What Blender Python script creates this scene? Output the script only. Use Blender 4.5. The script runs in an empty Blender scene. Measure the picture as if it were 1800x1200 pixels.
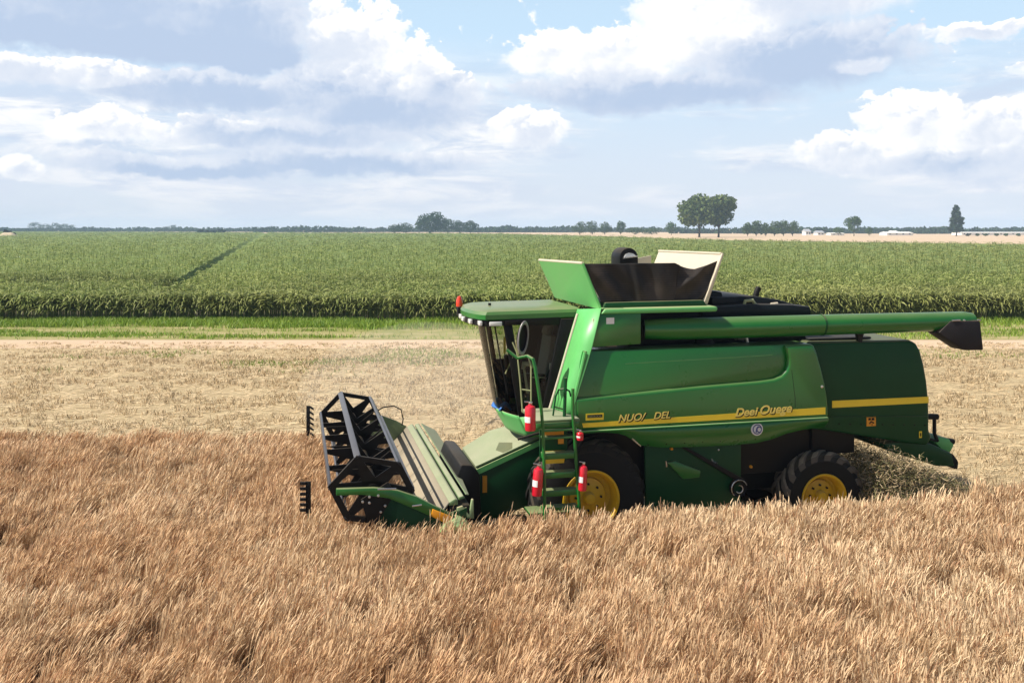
import bpy, bmesh, math, random
import numpy as np
from mathutils import Vector, Matrix
R = math.radians
random.seed(7)
rng = np.random.default_rng(7)
scene = bpy.context.scene
col = scene.collection

# ------------------------------------------------------------------ camera
cam_d = bpy.data.cameras.new('camera')
cam = bpy.data.objects.new('camera', cam_d)
col.objects.link(cam)
cam.location = (0, 0, 5)
cam.rotation_euler = (R(90), 0, 0)
cam_d.sensor_width = 36
cam_d.lens = 32.8
cam_d.shift_y = -200 / 1800
cam_d.clip_start = 0.1
cam_d.clip_end = 20000
scene.camera = cam

# ------------------------------------------------------------------ sun, exposure
SUN_ALPHA, SUN_EL = R(15.5), R(47)
S = Vector((-math.cos(SUN_ALPHA) * math.cos(SUN_EL), -math.sin(SUN_ALPHA) * math.cos(SUN_EL), math.sin(SUN_EL)))
sun_d = bpy.data.lights.new('sun', 'SUN')
sun_d.energy = 4.6
sun_d.angle = R(0.5)
sun_d.color = (1.0, 0.93, 0.82)
sun = bpy.data.objects.new('sun', sun_d)
col.objects.link(sun)
sun.rotation_euler = (-S).to_track_quat('-Z', 'Y').to_euler()
scene.view_settings.view_transform = 'Standard'
scene.view_settings.look = 'None'
scene.view_settings.exposure = 0.6
scene.view_settings.gamma = 1

# ------------------------------------------------------------------ node expression helper
class NX:
    """a float socket with operators, so that shader maths reads like maths"""
    tree = None
    def __init__(s, v): s.v = v
    @staticmethod
    def op(name, *a, clamp=False):
        n = NX.tree.nodes.new('ShaderNodeMath'); n.operation = name; n.use_clamp = clamp
        for i, x in enumerate(a):
            x = x.v if isinstance(x, NX) else x
            if isinstance(x, (int, float)): n.inputs[i].default_value = x
            else: NX.tree.links.new(x, n.inputs[i])
        return NX(n.outputs[0])
    def __add__(s, o): return NX.op('ADD', s, o)
    __radd__ = __add__
    def __sub__(s, o): return NX.op('SUBTRACT', s, o)
    def __rsub__(s, o): return NX.op('SUBTRACT', o, s)
    def __mul__(s, o): return NX.op('MULTIPLY', s, o)
    __rmul__ = __mul__
    def __truediv__(s, o): return NX.op('DIVIDE', s, o)
def nmax(a, b): return NX.op('MAXIMUM', a, b)
def nmin(a, b): return NX.op('MINIMUM', a, b)
def smooth(x, a, b):
    n = NX.tree.nodes.new('ShaderNodeMapRange'); n.interpolation_type = 'SMOOTHSTEP'
    NX.tree.links.new(x.v, n.inputs[0]); n.inputs[1].default_value = a; n.inputs[2].default_value = b
    return NX(n.outputs[0])
def combine_xyz(x, y, z):
    n = NX.tree.nodes.new('ShaderNodeCombineXYZ')
    for i, q in enumerate((x, y, z)):
        if isinstance(q, NX): NX.tree.links.new(q.v, n.inputs[i])
        else: n.inputs[i].default_value = q
    return n.outputs[0]
def noise(vec, scale, detail=6, rough=0.55, dist=0.0, dim='3D'):
    n = NX.tree.nodes.new('ShaderNodeTexNoise'); n.noise_dimensions = dim
    NX.tree.links.new(vec, n.inputs['Vector'])
    n.inputs['Scale'].default_value = scale; n.inputs['Detail'].default_value = detail
    n.inputs['Roughness'].default_value = rough; n.inputs['Distortion'].default_value = dist
    return NX(n.outputs[0])
def mixc(f, a, b):
    n = NX.tree.nodes.new('ShaderNodeMix'); n.data_type = 'RGBA'
    for i, q in ((0, f), (6, a), (7, b)):
        if isinstance(q, NX): NX.tree.links.new(q.v, n.inputs[i])
        elif isinstance(q, (int, float)): n.inputs[i].default_value = q
        elif isinstance(q, tuple): n.inputs[i].default_value = (*q[:3], 1)
        else: NX.tree.links.new(q, n.inputs[i])
    return n.outputs[2]

# ------------------------------------------------------------------ sky: clear Nishita sky with cumulus by compass direction and elevation
world = bpy.data.worlds.new('World')
scene.world = world
world.use_nodes = True
wt = world.node_tree
wt.nodes.clear()
NX.tree = wt
sky = wt.nodes.new('ShaderNodeTexSky')
sky.sky_type = 'NISHITA'
sky.sun_disc = False
sky.sun_elevation = SUN_EL
sky.sun_rotation = math.atan2(S.x, S.y) % (2 * math.pi)
sky.air_density = 1.0; sky.dust_density = 1.2; sky.ozone_density = 1.2
bg_sky = wt.nodes.new('ShaderNodeBackground')
bg_sky.inputs[1].default_value = 0.07
wt.links.new(sky.outputs[0], bg_sky.inputs[0])
tc = wt.nodes.new('ShaderNodeTexCoord')
sep = wt.nodes.new('ShaderNodeSeparateXYZ')
wt.links.new(tc.outputs['Generated'], sep.inputs[0])
dx, dy, dz = (NX(sep.outputs[i]) for i in range(3))
az = NX.op('ARCTAN2', dx, dy)                       # 0 = towards +Y
el = NX.op('ARCSINE', dz)
X = az * 10.0                                       # tenths of a radian
E = el * 10.0
# (centre az, centre el, half width, reach up, reach down, whiteness, flatness of the light)   units: tenths of a radian
CLOUDS = [
    (-4.2, 2.3, 2.4, 0.9, 0.70, 0.40), (-2.9, 2.1, 1.0, 0.8, 0.50, 0.30), (-3.9, 1.82, 2.6, 0.3, 0.24, -0.05), (-5.4, 2.5, 1.0, .5, .5, .75), (-2.7, 1.72, 0.9, .25, .2, .05),
    (-1.75, 2.0, 0.70, 0.45, 0.5, 0.92), (-1.9, 1.5, 0.9, 0.4, 0.5, 0.58), (-1.0, 1.72, 0.42, 0.32, 0.4, 1.05), (-1.45, 1.22, 1.2, 0.45, 0.36, 0.30), (-0.75, 1.45, .6, .3, .3, .6),
    (-3.0, 1.42, 1.5, 0.24, 0.28, 0.32), (-5.0, 1.5, 1.2, 0.14, 0.18, 0.80), (-4.0, 1.47, .5, .14, .1, .95),
    (-4.1, 0.96, 0.6, 0.30, 0.20, 0.95), (-4.85, 0.55, 0.22, 0.2, 0.12, .8), (-3.2, .62, 1.6, .14, .14, .3), (-1.8, .7, 1.8, .2, .2, .35), (-2.4, .98, 1.7, .24, .24, .45),
    (0.15, 1.05, 0.42, 0.26, 0.26, 0.88),
    (2.05, 2.25, 0.90, 0.8, 0.80, 1.25), (1.0, 1.88, 1.10, 0.3, 0.50, 1.12), (0.3, 1.85, 0.42, 0.26, 0.25, 1.1), (2.9, 2.4, 1.4, 0.35, 0.5, 0.80), (1.5, 1.42, 1.8, 0.35, 0.26, 0.30), (2.9, 1.75, 1.4, 0.45, 0.42, 0.22),
    (4.05, 1.02, 0.55, 0.36, 0.34, 1.0), (3.5, .74, .6, .26, .24, 0.92), (4.75, 0.98, 0.5, 0.32, 0.34, 0.95), (5.4, 0.85, 0.7, 0.24, 0.28, 0.80), (4.4, 0.64, 1.5, 0.24, 0.2, 0.60),
    (5.6, 1.75, 0.36, 0.3, 0.26, 1.05), (5.2, 1.5, .4, .09, .07, .85), (4.7, 1.88, 0.7, 0.10, 0.09, .8), (3.6, 1.62, .3, .12, .1, .9),
]
def voro(vec, scale, detail=2.0):
    n = wt.nodes.new('ShaderNodeTexVoronoi'); n.feature = 'F1'; n.voronoi_dimensions = '2D'
    wt.links.new(vec, n.inputs['Vector']); n.inputs['Scale'].default_value = scale
    n.inputs['Detail'].default_value = detail; n.inputs['Roughness'].default_value = 0.5
    return NX(n.outputs['Distance'])
wx = noise(combine_xyz(X, E * 1.4, 0.0), 1.3, 5, 0.6, 0, '2D') - 0.5
wy = noise(combine_xyz(X + 31.0, E * 1.4 + 7.3, 0.0), 1.5, 5, 0.6, 0, '2D') - 0.5
Xw = X + wx * 0.7
Ew = E + wy * 0.34
def vm(op, a, b_, c=None, out=0):
    n = wt.nodes.new('ShaderNodeVectorMath'); n.operation = op
    for k, q in enumerate((a, b_, c)):
        if q is None: continue
        if isinstance(q, tuple): n.inputs[k].default_value = q
        else: wt.links.new(q, n.inputs[k])
    return n.outputs[out]
PW = combine_xyz(Xw, Ew, 0.0)
sumw = sums = best = suma = sumb = None
for cx, cy, rx, ru, rd, white in CLOUDS:
    rx *= 1.12; ru *= 1.08; rd *= 1.08
    up_ = vm('MULTIPLY_ADD', PW, (1 / rx, 1 / ru, 0), (-cx / rx, -cy / ru, 0))
    dn_ = vm('MULTIPLY_ADD', PW, (-1 / rx, -1 / rd, 0), (cx / rx, cy / rd, 0))
    ln_ = vm('LENGTH', vm('MAXIMUM', up_, dn_), None, None, 1)
    b = NX.op('SUBTRACT', 1.0, NX(ln_), clamp=True)
    w = NX.op('MULTIPLY_ADD', b, b, 0.00001)
    sumw = w if sumw is None else sumw + w
    sums = w * white if sums is None else NX.op('MULTIPLY_ADD', w, white, sums)
    suma = w * (1 / ru) if suma is None else NX.op('MULTIPLY_ADD', w, 1 / ru, suma)
    sumb = w * (cy / ru) if sumb is None else NX.op('MULTIPLY_ADD', w, cy / ru, sumb)
    best = b if best is None else nmax(best, b)
hrel = nmax(nmin((Ew * suma - sumb) / sumw, 1.0), -1.0)
pv = combine_xyz(X * 1.0, E * 1.2, 0.0)
pv2 = combine_xyz(X * 1.0 - 0.05, E * 1.2 + 0.08, 0.0)
f1 = noise(pv, 2.2, 10, 0.6, 0.1, '2D')
f2 = noise(pv2, 2.2, 10, 0.6, 0.1, '2D')
warp = combine_xyz(X + (f1 - 0.5) * 0.5, E * 1.2 + (f2 - 0.5) * 0.5, 0.0)
warp2 = combine_xyz(X - 0.05 + (f1 - 0.5) * 0.5, E * 1.2 + 0.06 + (f2 - 0.5) * 0.5, 0.0)
g1 = voro(warp, 4.6)
g2 = voro(warp2, 4.6)
topness = smooth(hrel, -0.2, 0.45) * (smooth(E, 0.45, 1.15) * 0.75 + 0.25)
far_field = noise(combine_xyz(X * 0.35, E * 0.55, 0.0), 1.0, 7, 0.55, 0, '2D')      # scattered cumulus over the rest of the sky
best = nmax(best, smooth(far_field, 0.56, 0.75) * 0.5 * smooth(nmax(E - 2.6, NX.op('ABSOLUTE', X) - 6.0), 0.0, 0.6))
dens = best + ((f1 - 0.5) * 0.70 + (0.36 - g1) * 0.28) * (topness * 0.7 + 0.3) - 0.01
crisp = smooth(dens, 0.03, 0.15)
softc = smooth(dens, -0.02, 0.42)
cover = softc + (crisp - softc) * topness
mean = sums / sumw
light = mean + hrel * 0.34 + ((g2 - g1) * 0.7 + (f1 - f2) * 0.9) * (topness * 0.8 + 0.2) * (smooth(mean, 0.1, 0.9) * 0.6 + 0.4) + (f1 - 0.5) * 0.5 + nmin(0.3 - dens, 0.12) * 0.6
# thin streaky veil, denser near the horizon
st = noise(combine_xyz(X * 0.42, E * 2.2, 0.0), 1.2, 8, 0.58, 0.25, '2D')
st2 = noise(combine_xyz(X * 0.55 + 9, E * 3.0, 0.0), 1.5, 10, 0.64, 0.35, '2D')
left = smooth(X, 2.6, -0.8)
veil = smooth(st + left * 0.14, 0.42, 0.70) * 0.9 * smooth(E, 2.1, 1.1)
c_dark = (0.47, 0.575, 0.755)
c_mid = (0.70, 0.755, 0.86)
c_white = (1.03, 1.015, 1.0)
ccol = mixc(smooth(light, 0.0, 0.5), c_dark, c_mid)
ccol = mixc(smooth(light, 0.45, 1.0), ccol, c_white)
K_ = 0.73
bg_cloud = wt.nodes.new('ShaderNodeBackground'); bg_cloud.inputs[1].default_value = K_
wt.links.new(ccol, bg_cloud.inputs[0])
bg_veil = wt.nodes.new('ShaderNodeBackground'); bg_veil.inputs[1].default_value = K_
vcol = mixc(smooth(st2, 0.36, 0.64), (0.58, 0.67, 0.82), (0.97, 0.96, 0.96))
wt.links.new(mixc(smooth(E, 1.0, 0.0) * 0.7, vcol, (0.73, 0.76, 0.85)), bg_veil.inputs[0])
# pale summer haze over the clear blue, thinning upwards and away from the bright horizon
bg_pale = wt.nodes.new('ShaderNodeBackground'); bg_pale.inputs[1].default_value = K_
wt.links.new(mixc(smooth(E, 0.0, 2.2), (0.71, 0.77, 0.87), (0.565, 0.755, 0.935)), bg_pale.inputs[0])
def mixsh(f, a, b):
    n = wt.nodes.new('ShaderNodeMixShader')
    wt.links.new(f.v, n.inputs[0]); wt.links.new(a, n.inputs[1]); wt.links.new(b, n.inputs[2])
    return n.outputs[0]
sh = mixsh(smooth(E, 6.0, 1.8) * 0.95 * smooth(dy, -0.3, 0.6), bg_sky.outputs[0], bg_pale.outputs[0])
sh = mixsh(veil * smooth(dy, -0.2, 0.5), sh, bg_veil.outputs[0])
sh = mixsh(cover * smooth(E, 14.0, 6.0) * 0.97 * smooth(dy, -0.5, 0.5), sh, bg_cloud.outputs[0])
world.cycles.sampling_method = 'NONE'
scene.cycles.max_bounces = 5
scene.cycles.diffuse_bounces = 2
scene.cycles.glossy_bounces = 2
scene.cycles.transparent_max_bounces = 12
scene.cycles.volume_bounces = 2
wo = wt.nodes.new('ShaderNodeOutputWorld')
wt.links.new(sh, wo.inputs[0])

# ------------------------------------------------------------------ materials
def new_mat(name):
    m = bpy.data.materials.new(name); m.use_nodes = True
    NX.tree = m.node_tree
    return m, m.node_tree, m.node_tree.nodes['Principled BSDF']
def objcoord():
    n = NX.tree.nodes.new('ShaderNodeTexCoord'); return n.outputs['Object']
def bump(b, h, strength, dist):
    n = NX.tree.nodes.new('ShaderNodeBump'); n.inputs['Strength'].default_value = strength; n.inputs['Distance'].default_value = dist
    NX.tree.links.new(h.v, n.inputs['Height']); NX.tree.links.new(n.outputs[0], b.inputs['Normal'])
def solid(name, base, rough=0.5, metal=0.0, var=0.25, dust=0.0, coat=0.0, scale=6.0, dustcol=(0.42, 0.32, 0.2), bmp=0.0):
    """painted or plain surface with uneven tone, field dust lying on what faces up, scuffs in the gloss"""
    m, t, b = new_mat(name)
    oc = objcoord()
    n1 = noise(oc, scale, 6, 0.6)
    c = mixc(n1, tuple(x * (1 - var) for x in base), tuple(min(1, x * (1 + var)) for x in base))
    if dust:
        g = t.nodes.new('ShaderNodeNewGeometry')
        s3 = t.nodes.new('ShaderNodeSeparateXYZ'); t.links.new(g.outputs['True Normal'], s3.inputs[0])
        up = smooth(NX(s3.outputs[2]), 0.25, 0.95)
        n2 = noise(oc, 2.3, 8, 0.65)
        amt = nmin(up * dust * (n2 * 0.9 + 0.55) + smooth(n2 + (n1 - 0.5) * 0.5, 0.48, 0.85) * dust * 0.03, 0.93)
        c = mixc(amt, c, dustcol)
        r = amt * 0.5 + rough
        t.links.new(nmin(r + (n1 - 0.5) * 0.2, 1.0).v, b.inputs['Roughness'])
    else:
        t.links.new((n1 * 0.25 + (rough - 0.12)).v, b.inputs['Roughness'])
    t.links.new(c, b.inputs['Base Color'])
    b.inputs['Metallic'].default_value = metal
    if max(base) < 0.06: b.inputs['Specular IOR Level'].default_value = 0.22      # matt blacks
    b.inputs['Coat Weight'].default_value = coat
    b.inputs['Coat Roughness'].default_value = 0.15
    if bmp: bump(b, noise(oc, scale * 8, 6, 0.7), 0.6, bmp)
    return m
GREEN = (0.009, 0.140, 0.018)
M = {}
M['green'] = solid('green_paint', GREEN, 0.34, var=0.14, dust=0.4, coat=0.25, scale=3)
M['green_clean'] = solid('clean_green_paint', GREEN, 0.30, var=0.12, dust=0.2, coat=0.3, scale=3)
M['green_lit'] = solid('sunlit_green_paint', (0.11, 0.43, 0.12), 0.42, var=0.14, dust=0.6, scale=3)  # lighter copy of the green paint, with sunlight put into its colour
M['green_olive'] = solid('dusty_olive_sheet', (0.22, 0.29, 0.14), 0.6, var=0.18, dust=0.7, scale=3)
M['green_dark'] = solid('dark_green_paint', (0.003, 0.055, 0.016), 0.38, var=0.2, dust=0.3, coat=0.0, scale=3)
M['black'] = solid('black_paint', (0.006, 0.006, 0.0065), 0.5, var=0.3, dust=0.1, scale=8)
M['reel'] = solid('worn_black_steel', (0.006, 0.006, 0.0065), 0.5, var=0.4, dust=0.12, scale=9)
M['bat'] = solid('scuffed_grey_steel', (0.10, 0.11, 0.135), 0.36, metal=0.6, var=0.3, dust=0.15, scale=9)
M['engine'] = solid('dark_blue_black_plastic', (0.007, 0.012, 0.016), 0.45, var=0.3, dust=0.1, scale=8)
M['rubber'] = solid('dusty_tyre_rubber', (0.012, 0.011, 0.010), 0.75, var=0.35, dust=0.2, scale=7, bmp=0.004)
M['lug'] = solid('dusty_tread_rubber', (0.10, 0.082, 0.06), 0.85, var=0.4, dust=0.6, scale=9, bmp=0.004)
M['spout'] = solid('black_rubber_spout', (0.02, 0.018, 0.02), 0.6, var=0.25, dust=0.2)
M['yellow'] = solid('yellow_paint', (0.72, 0.43, 0.015), 0.42, var=0.12, dust=0.3, coat=0.1)
M['stripe'] = solid('yellow_decal', (0.92, 0.66, 0.03), 0.4, var=0.06)
M['letter'] = solid('pale_yellow_lettering', (0.90, 0.72, 0.16), 0.4, var=0.06)
M['orange'] = solid('orange_decal', (0.75, 0.30, 0.012), 0.5, var=0.12)
M['cream'] = solid('cream_panel', (0.54, 0.48, 0.37), 0.6, var=0.1, dust=0.3)
M['dustplate'] = solid('dust_covered_plate', (0.13, 0.21, 0.09), 0.7, var=0.2, dust=0.62, scale=5, dustcol=(0.36, 0.34, 0.24))
M['trough'] = solid('scoured_steel_trough', (0.26, 0.24, 0.18), 0.6, var=0.2, dust=0.6)
M['red'] = solid('red_paint', (0.62, 0.012, 0.03), 0.3, var=0.1, coat=0.4)
M['lens_red'] = solid('red_lens', (0.75, 0.05, 0.015), 0.2, var=0.1, coat=0.5)
M['white'] = solid('white_label', (0.78, 0.77, 0.75), 0.5, var=0.05)
M['lamp'] = solid('clear_lamp_lens', (0.75, 0.75, 0.72), 0.15, var=0.08, coat=0.5)
M['blue'] = solid('blue_cloth', (0.03, 0.14, 0.42), 0.7, var=0.25)
M['logo_blue'] = solid('logo_blue', (0.10, 0.12, 0.25), 0.5, var=0.1)
M['seat'] = solid('grey_seat_fabric', (0.21, 0.20, 0.20), 0.8, var=0.2)
M['mirror'] = solid('pale_mirror_shell', (0.22, 0.20, 0.20), 0.4, var=0.1, coat=0.2)
M['interior'] = solid('cab_trim', (0.006, 0.006, 0.007), 0.6, var=0.3)
M['rail'] = solid('olive_rail', (0.30, 0.32, 0.16), 0.5, var=0.2)
M['chrome'] = solid('bright_metal', (0.62, 0.62, 0.6), 0.28, metal=0.9, var=0.1)
M['building'] = solid('white_wall', (0.80, 0.79, 0.76), 0.8, var=0.04, scale=0.4)
M['roof'] = solid('grey_roof', (0.34, 0.35, 0.37), 0.7, var=0.1, scale=0.4)
M['window'] = solid('dark_window', (0.05, 0.06, 0.08), 0.2, var=0.1)
M['bark'] = solid('bark', (0.075, 0.055, 0.04), 0.9, var=0.3, scale=1.5)
M['sand'] = solid('sand', (0.50, 0.40, 0.27), 0.95, var=0.15, scale=0.6)

m, t, b = new_mat('cab_glass')
t.nodes.remove(b)
tr = t.nodes.new('ShaderNodeBsdfTransparent'); tr.inputs[0].default_value = (0.60, 0.66, 0.58, 1)
gl = t.nodes.new('ShaderNodeBsdfGlossy'); gl.inputs['Roughness'].default_value = 0.03
lw = t.nodes.new('ShaderNodeFresnel'); lw.inputs[0].default_value = 1.28
mx = t.nodes.new('ShaderNodeMixShader')
t.links.new(lw.outputs[0], mx.inputs[0]); t.links.new(tr.outputs[0], mx.inputs[1]); t.links.new(gl.outputs[0], mx.inputs[2])
t.links.new(mx.outputs[0], t.nodes['Material Output'].inputs[0])
M['glass'] = m

m, t, b = new_mat('black_tarp')
oc = objcoord()
n1 = noise(oc, 2.2, 6, 0.6)
wv = t.nodes.new('ShaderNodeTexWave'); wv.inputs['Scale'].default_value = 9; wv.inputs['Distortion'].default_value = 2; wv.bands_direction = 'Z'
t.links.new(oc, wv.inputs['Vector'])
t.links.new(mixc(smooth(n1 + (NX(wv.outputs[1]) - 0.5) * 0.12, 0.42, 0.68), (0.007, 0.0065, 0.006), (0.040, 0.031, 0.025)), b.inputs['Base Color'])
b.inputs['Roughness'].default_value = 0.7
bump(b, noise(oc, 40, 4, 0.6), 0.4, 0.005)
M['tarp'] = m

def vcol_mat(name, rough, var=0.2, trans=0.0, spec=0.3):
    """colour comes from each blade's own attribute"""
    m, t, b = new_mat(name)
    a = t.nodes.new('ShaderNodeAttribute'); a.attribute_name = 'Col'
    t.links.new(a.outputs['Color'], b.inputs['Base Color'])
    b.inputs['Roughness'].default_value = rough
    b.inputs['Specular IOR Level'].default_value = spec
    if trans:
        tl = t.nodes.new('ShaderNodeBsdfTranslucent'); t.links.new(a.outputs['Color'], tl.inputs[0])
        mx = t.nodes.new('ShaderNodeMixShader'); mx.inputs[0].default_value = trans
        t.links.new(b.outputs[0], mx.inputs[1]); t.links.new(tl.outputs[0], mx.inputs[2])
        t.links.new(mx.outputs[0], t.nodes['Material Output'].inputs[0])
    return m
M['straw'] = vcol_mat('ripe_straw', 0.6, trans=0.25, spec=0.35)
M['leaf'] = vcol_mat('green_leaf', 0.5, trans=0.3, spec=0.35)
M['foliage'] = vcol_mat('tree_foliage', 0.7, trans=0.2, spec=0.2)

def ground_mat(name, stops, scale, bumpd=0.03, stretch=(1, 1, 1), clod=0.0):
    m, t, b = new_mat(name)
    oc = objcoord()
    mp = t.nodes.new('ShaderNodeMapping'); mp.inputs['Scale'].default_value = stretch; t.links.new(oc, mp.inputs[0])
    n1 = noise(mp.outputs[0], scale, 9, 0.65)
    n2 = noise(mp.outputs[0], scale * 0.13, 5, 0.6)
    n3 = noise(mp.outputs[0], scale * 9, 4, 0.7)
    r = t.nodes.new('ShaderNodeValToRGB')
    r.color_ramp.elements[0].position = stops[0][0]; r.color_ramp.elements[0].color = (*stops[0][1], 1)
    r.color_ramp.elements[1].position = stops[-1][0]; r.color_ramp.elements[1].color = (*stops[-1][1], 1)
    for p, c in stops[1:-1]:
        e = r.color_ramp.elements.new(p); e.color = (*c, 1)
    t.links.new((n1 * 0.5 + n2 * 0.35 + n3 * 0.15).v, r.inputs[0])
    basec = r.outputs[0]
    if clod:
        mp2 = t.nodes.new('ShaderNodeMapping'); mp2.inputs['Scale'].default_value = (1.3, 4.6, 1); t.links.new(oc, mp2.inputs[0])
        fl = noise(mp2.outputs[0], 1.5, 5, 0.62, 0.6) + (n2 - 0.5) * 0.35
        basec = mixc(smooth(fl, 0.56, 0.63) * clod, basec, (0.15, 0.10, 0.055))
    t.links.new(basec, b.inputs['Base Color'])
    b.inputs['Roughness'].default_value = 0.95
    b.inputs['Specular IOR Level'].default_value = 0.1
    bump(b, n1 + n3 * 0.4, 1.0, bumpd)
    return m
M['stubble_soil'] = ground_mat('stubble_soil', [(0.34, (0.20, 0.14, 0.08)), (0.46, (0.44, 0.34, 0.195)), (0.68, (0.56, 0.455, 0.28))], 2.8, 0.06, (0.4, 1.6, 1), 0.8)
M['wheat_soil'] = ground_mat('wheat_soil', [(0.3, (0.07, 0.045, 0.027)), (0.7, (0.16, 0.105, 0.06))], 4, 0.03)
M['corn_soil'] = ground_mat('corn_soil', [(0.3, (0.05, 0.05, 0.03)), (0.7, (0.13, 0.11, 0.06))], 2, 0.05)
M['verge_soil'] = ground_mat('verge_soil', [(0.30, (0.10, 0.13, 0.03)), (0.46, (0.22, 0.23, 0.07)), (0.60, (0.46, 0.36, 0.20))], 1.6, 0.04, (0.4, 1.5, 1))
M['track_soil'] = ground_mat('track_soil', [(0.3, (0.50, 0.36, 0.24)), (0.7, (0.62, 0.48, 0.34))], 1.5, 0.03, (0.2, 1.5, 1))
M['far_stubble'] = ground_mat('far_stubble', [(0.3, (0.50, 0.37, 0.25)), (0.7, (0.60, 0.46, 0.32))], 0.15, 0.02, (0.3, 1, 1))
M['canopy'] = ground_mat('corn_canopy', [(0.36, (0.08, 0.125, 0.03)), (0.5, (0.17, 0.225, 0.065)), (0.66, (0.28, 0.32, 0.125))], 1.1, 0.25)

# ------------------------------------------------------------------ object helpers
def tag(o, label=None, cat=None, group=None, kind=None):
    for k, v in (('label', label), ('category', cat), ('group', group), ('kind', kind)):
        if v: o[k] = v
    return o
def empty(name, loc, rz=0.0):
    o = bpy.data.objects.new(name, None); col.objects.link(o)
    o.location = loc; o.rotation_euler = (0, 0, rz); o.empty_display_size = 0.2
    return o
class MB:
    """collects boxes, prisms, tubes and lathes; build() links them as ONE mesh object"""
    def __init__(s): s.v = []; s.f = []; s.sm = []
    def add(s, vs, fs, smooth=False):
        o = len(s.v); s.v += [tuple(map(float, p)) for p in vs]
        s.f += [tuple(i + o for i in f) for f in fs]; s.sm += [smooth] * len(fs)
        return s
    def box(s, a, b_):
        (x0, y0, z0), (x1, y1, z1) = a, b_
        return s.add([(x0, y0, z0), (x1, y0, z0), (x1, y1, z0), (x0, y1, z0), (x0, y0, z1), (x1, y0, z1), (x1, y1, z1), (x0, y1, z1)],
                     [(0, 3, 2, 1), (4, 5, 6, 7), (0, 1, 5, 4), (1, 2, 6, 5), (2, 3, 7, 6), (3, 0, 4, 7)])
    def prism(s, pts, v0, v1, pts1=None):
        """outline in (u, w) extruded along v from v0 to v1"""
        n = len(pts); pts1 = pts1 or pts
        return s.add([(u, v0, w) for u, w in pts] + [(u, v1, w) for u, w in pts1],
                     [tuple(range(n)), tuple(range(2 * n - 1, n - 1, -1))] + [(i, i + n, (i + 1) % n + n, (i + 1) % n) for i in range(n)])
    def plate(s, q, th):
        """a quad or polygon with thickness"""
        q = [Vector(p) for p in q]; n = (q[1] - q[0]).cross(q[2] - q[0]).normalized() * th; k = len(q)
        return s.add(q + [p + n for p in q], [tuple(range(k - 1, -1, -1)), tuple(range(k, 2 * k))] + [(i, (i + 1) % k, (i + 1) % k + k, i + k) for i in range(k)])
    def tube(s, path, r, seg=10, cap=True):
        P = [Vector(p) for p in path]; rs = r if isinstance(r, (list, tuple)) else [r] * len(P)
        up = None; rings = []
        for i, p in enumerate(P):
            d = (P[min(i + 1, len(P) - 1)] - P[max(i - 1, 0)]).normalized()
            if up is None: up = d.orthogonal().normalized()
            up = (up - d * up.dot(d)).normalized(); sd = d.cross(up)
            rings.append([p + (up * math.cos(2 * math.pi * k / seg) + sd * math.sin(2 * math.pi * k / seg)) * rs[i] for k in range(seg)])
        vs = [q for rg in rings for q in rg]
        fs = [(i * seg + k, i * seg + (k + 1) % seg, (i + 1) * seg + (k + 1) % seg, (i + 1) * seg + k) for i in range(len(P) - 1) for k in range(seg)]
        s.add(vs, fs, True)
        if cap:
            o = len(s.v) - len(vs)
            s.f += [tuple(o + k for k in range(seg - 1, -1, -1)), tuple(o + len(vs) - seg + k for k in range(seg))]; s.sm += [False, False]
        return s
    def lathe(s, prof, c, axis='v', seg=32):
        """profile of (radius, along-axis) turned round an axis through c"""
        vs = []
        for r, a in prof:
            for k in range(seg):
                q = 2 * math.pi * k / seg
                if axis == 'v': vs.append((c[0] + r * math.cos(q), c[1] + a, c[2] + r * math.sin(q)))
                else: vs.append((c[0] + r * math.cos(q), c[1] + r * math.sin(q), c[2] + a))
        n = len(prof)
        return s.add(vs, [(i * seg + k, i * seg + (k + 1) % seg, (i + 1) * seg + (k + 1) % seg, (i + 1) * seg + k) for i in range(n - 1) for k in range(seg)], True)
    def grid(s, fn, nu, nv, smooth=True):
        vs = [fn(i / nu, j / nv) for i in range(nu + 1) for j in range(nv + 1)]
        return s.add(vs, [(i * (nv + 1) + j, (i + 1) * (nv + 1) + j, (i + 1) * (nv + 1) + j + 1, i * (nv + 1) + j + 1) for i in range(nu) for j in range(nv)], smooth)
    def build(s, name, mat, parent=None, bevel=0.0, solidify=0.0, seg=2):
        me = bpy.data.meshes.new(name); me.from_pydata(s.v, [], s.f)
        bm = bmesh.new(); bm.from_mesh(me)
        bmesh.ops.recalc_face_normals(bm, faces=bm.faces)
        if bevel:
            es = [e for e in bm.edges if len(e.link_faces) == 2 and e.calc_face_angle(0) > 0.5]
            bmesh.ops.bevel(bm, geom=es, offset=bevel, segments=seg, affect='EDGES', profile=0.5, clamp_overlap=True)
        bm.to_mesh(me); bm.free()
        me.polygons.foreach_set('use_smooth', [True] * len(me.polygons))
        me.set_sharp_from_angle(angle=R(32))
        me.materials.append(M[mat] if isinstance(mat, str) else mat)
        o = bpy.data.objects.new(name, me); col.objects.link(o)
        if parent: o.parent = parent
        if solidify:
            md = o.modifiers.new('thick', 'SOLIDIFY'); md.thickness = solidify; md.offset = 0
        return o
def arc(cx, cy, r, a0, a1, n):
    return [(cx + r * math.cos(R(a0 + (a1 - a0) * i / n)), cy + r * math.sin(R(a0 + (a1 - a0) * i / n))) for i in range(n + 1)]
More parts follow.
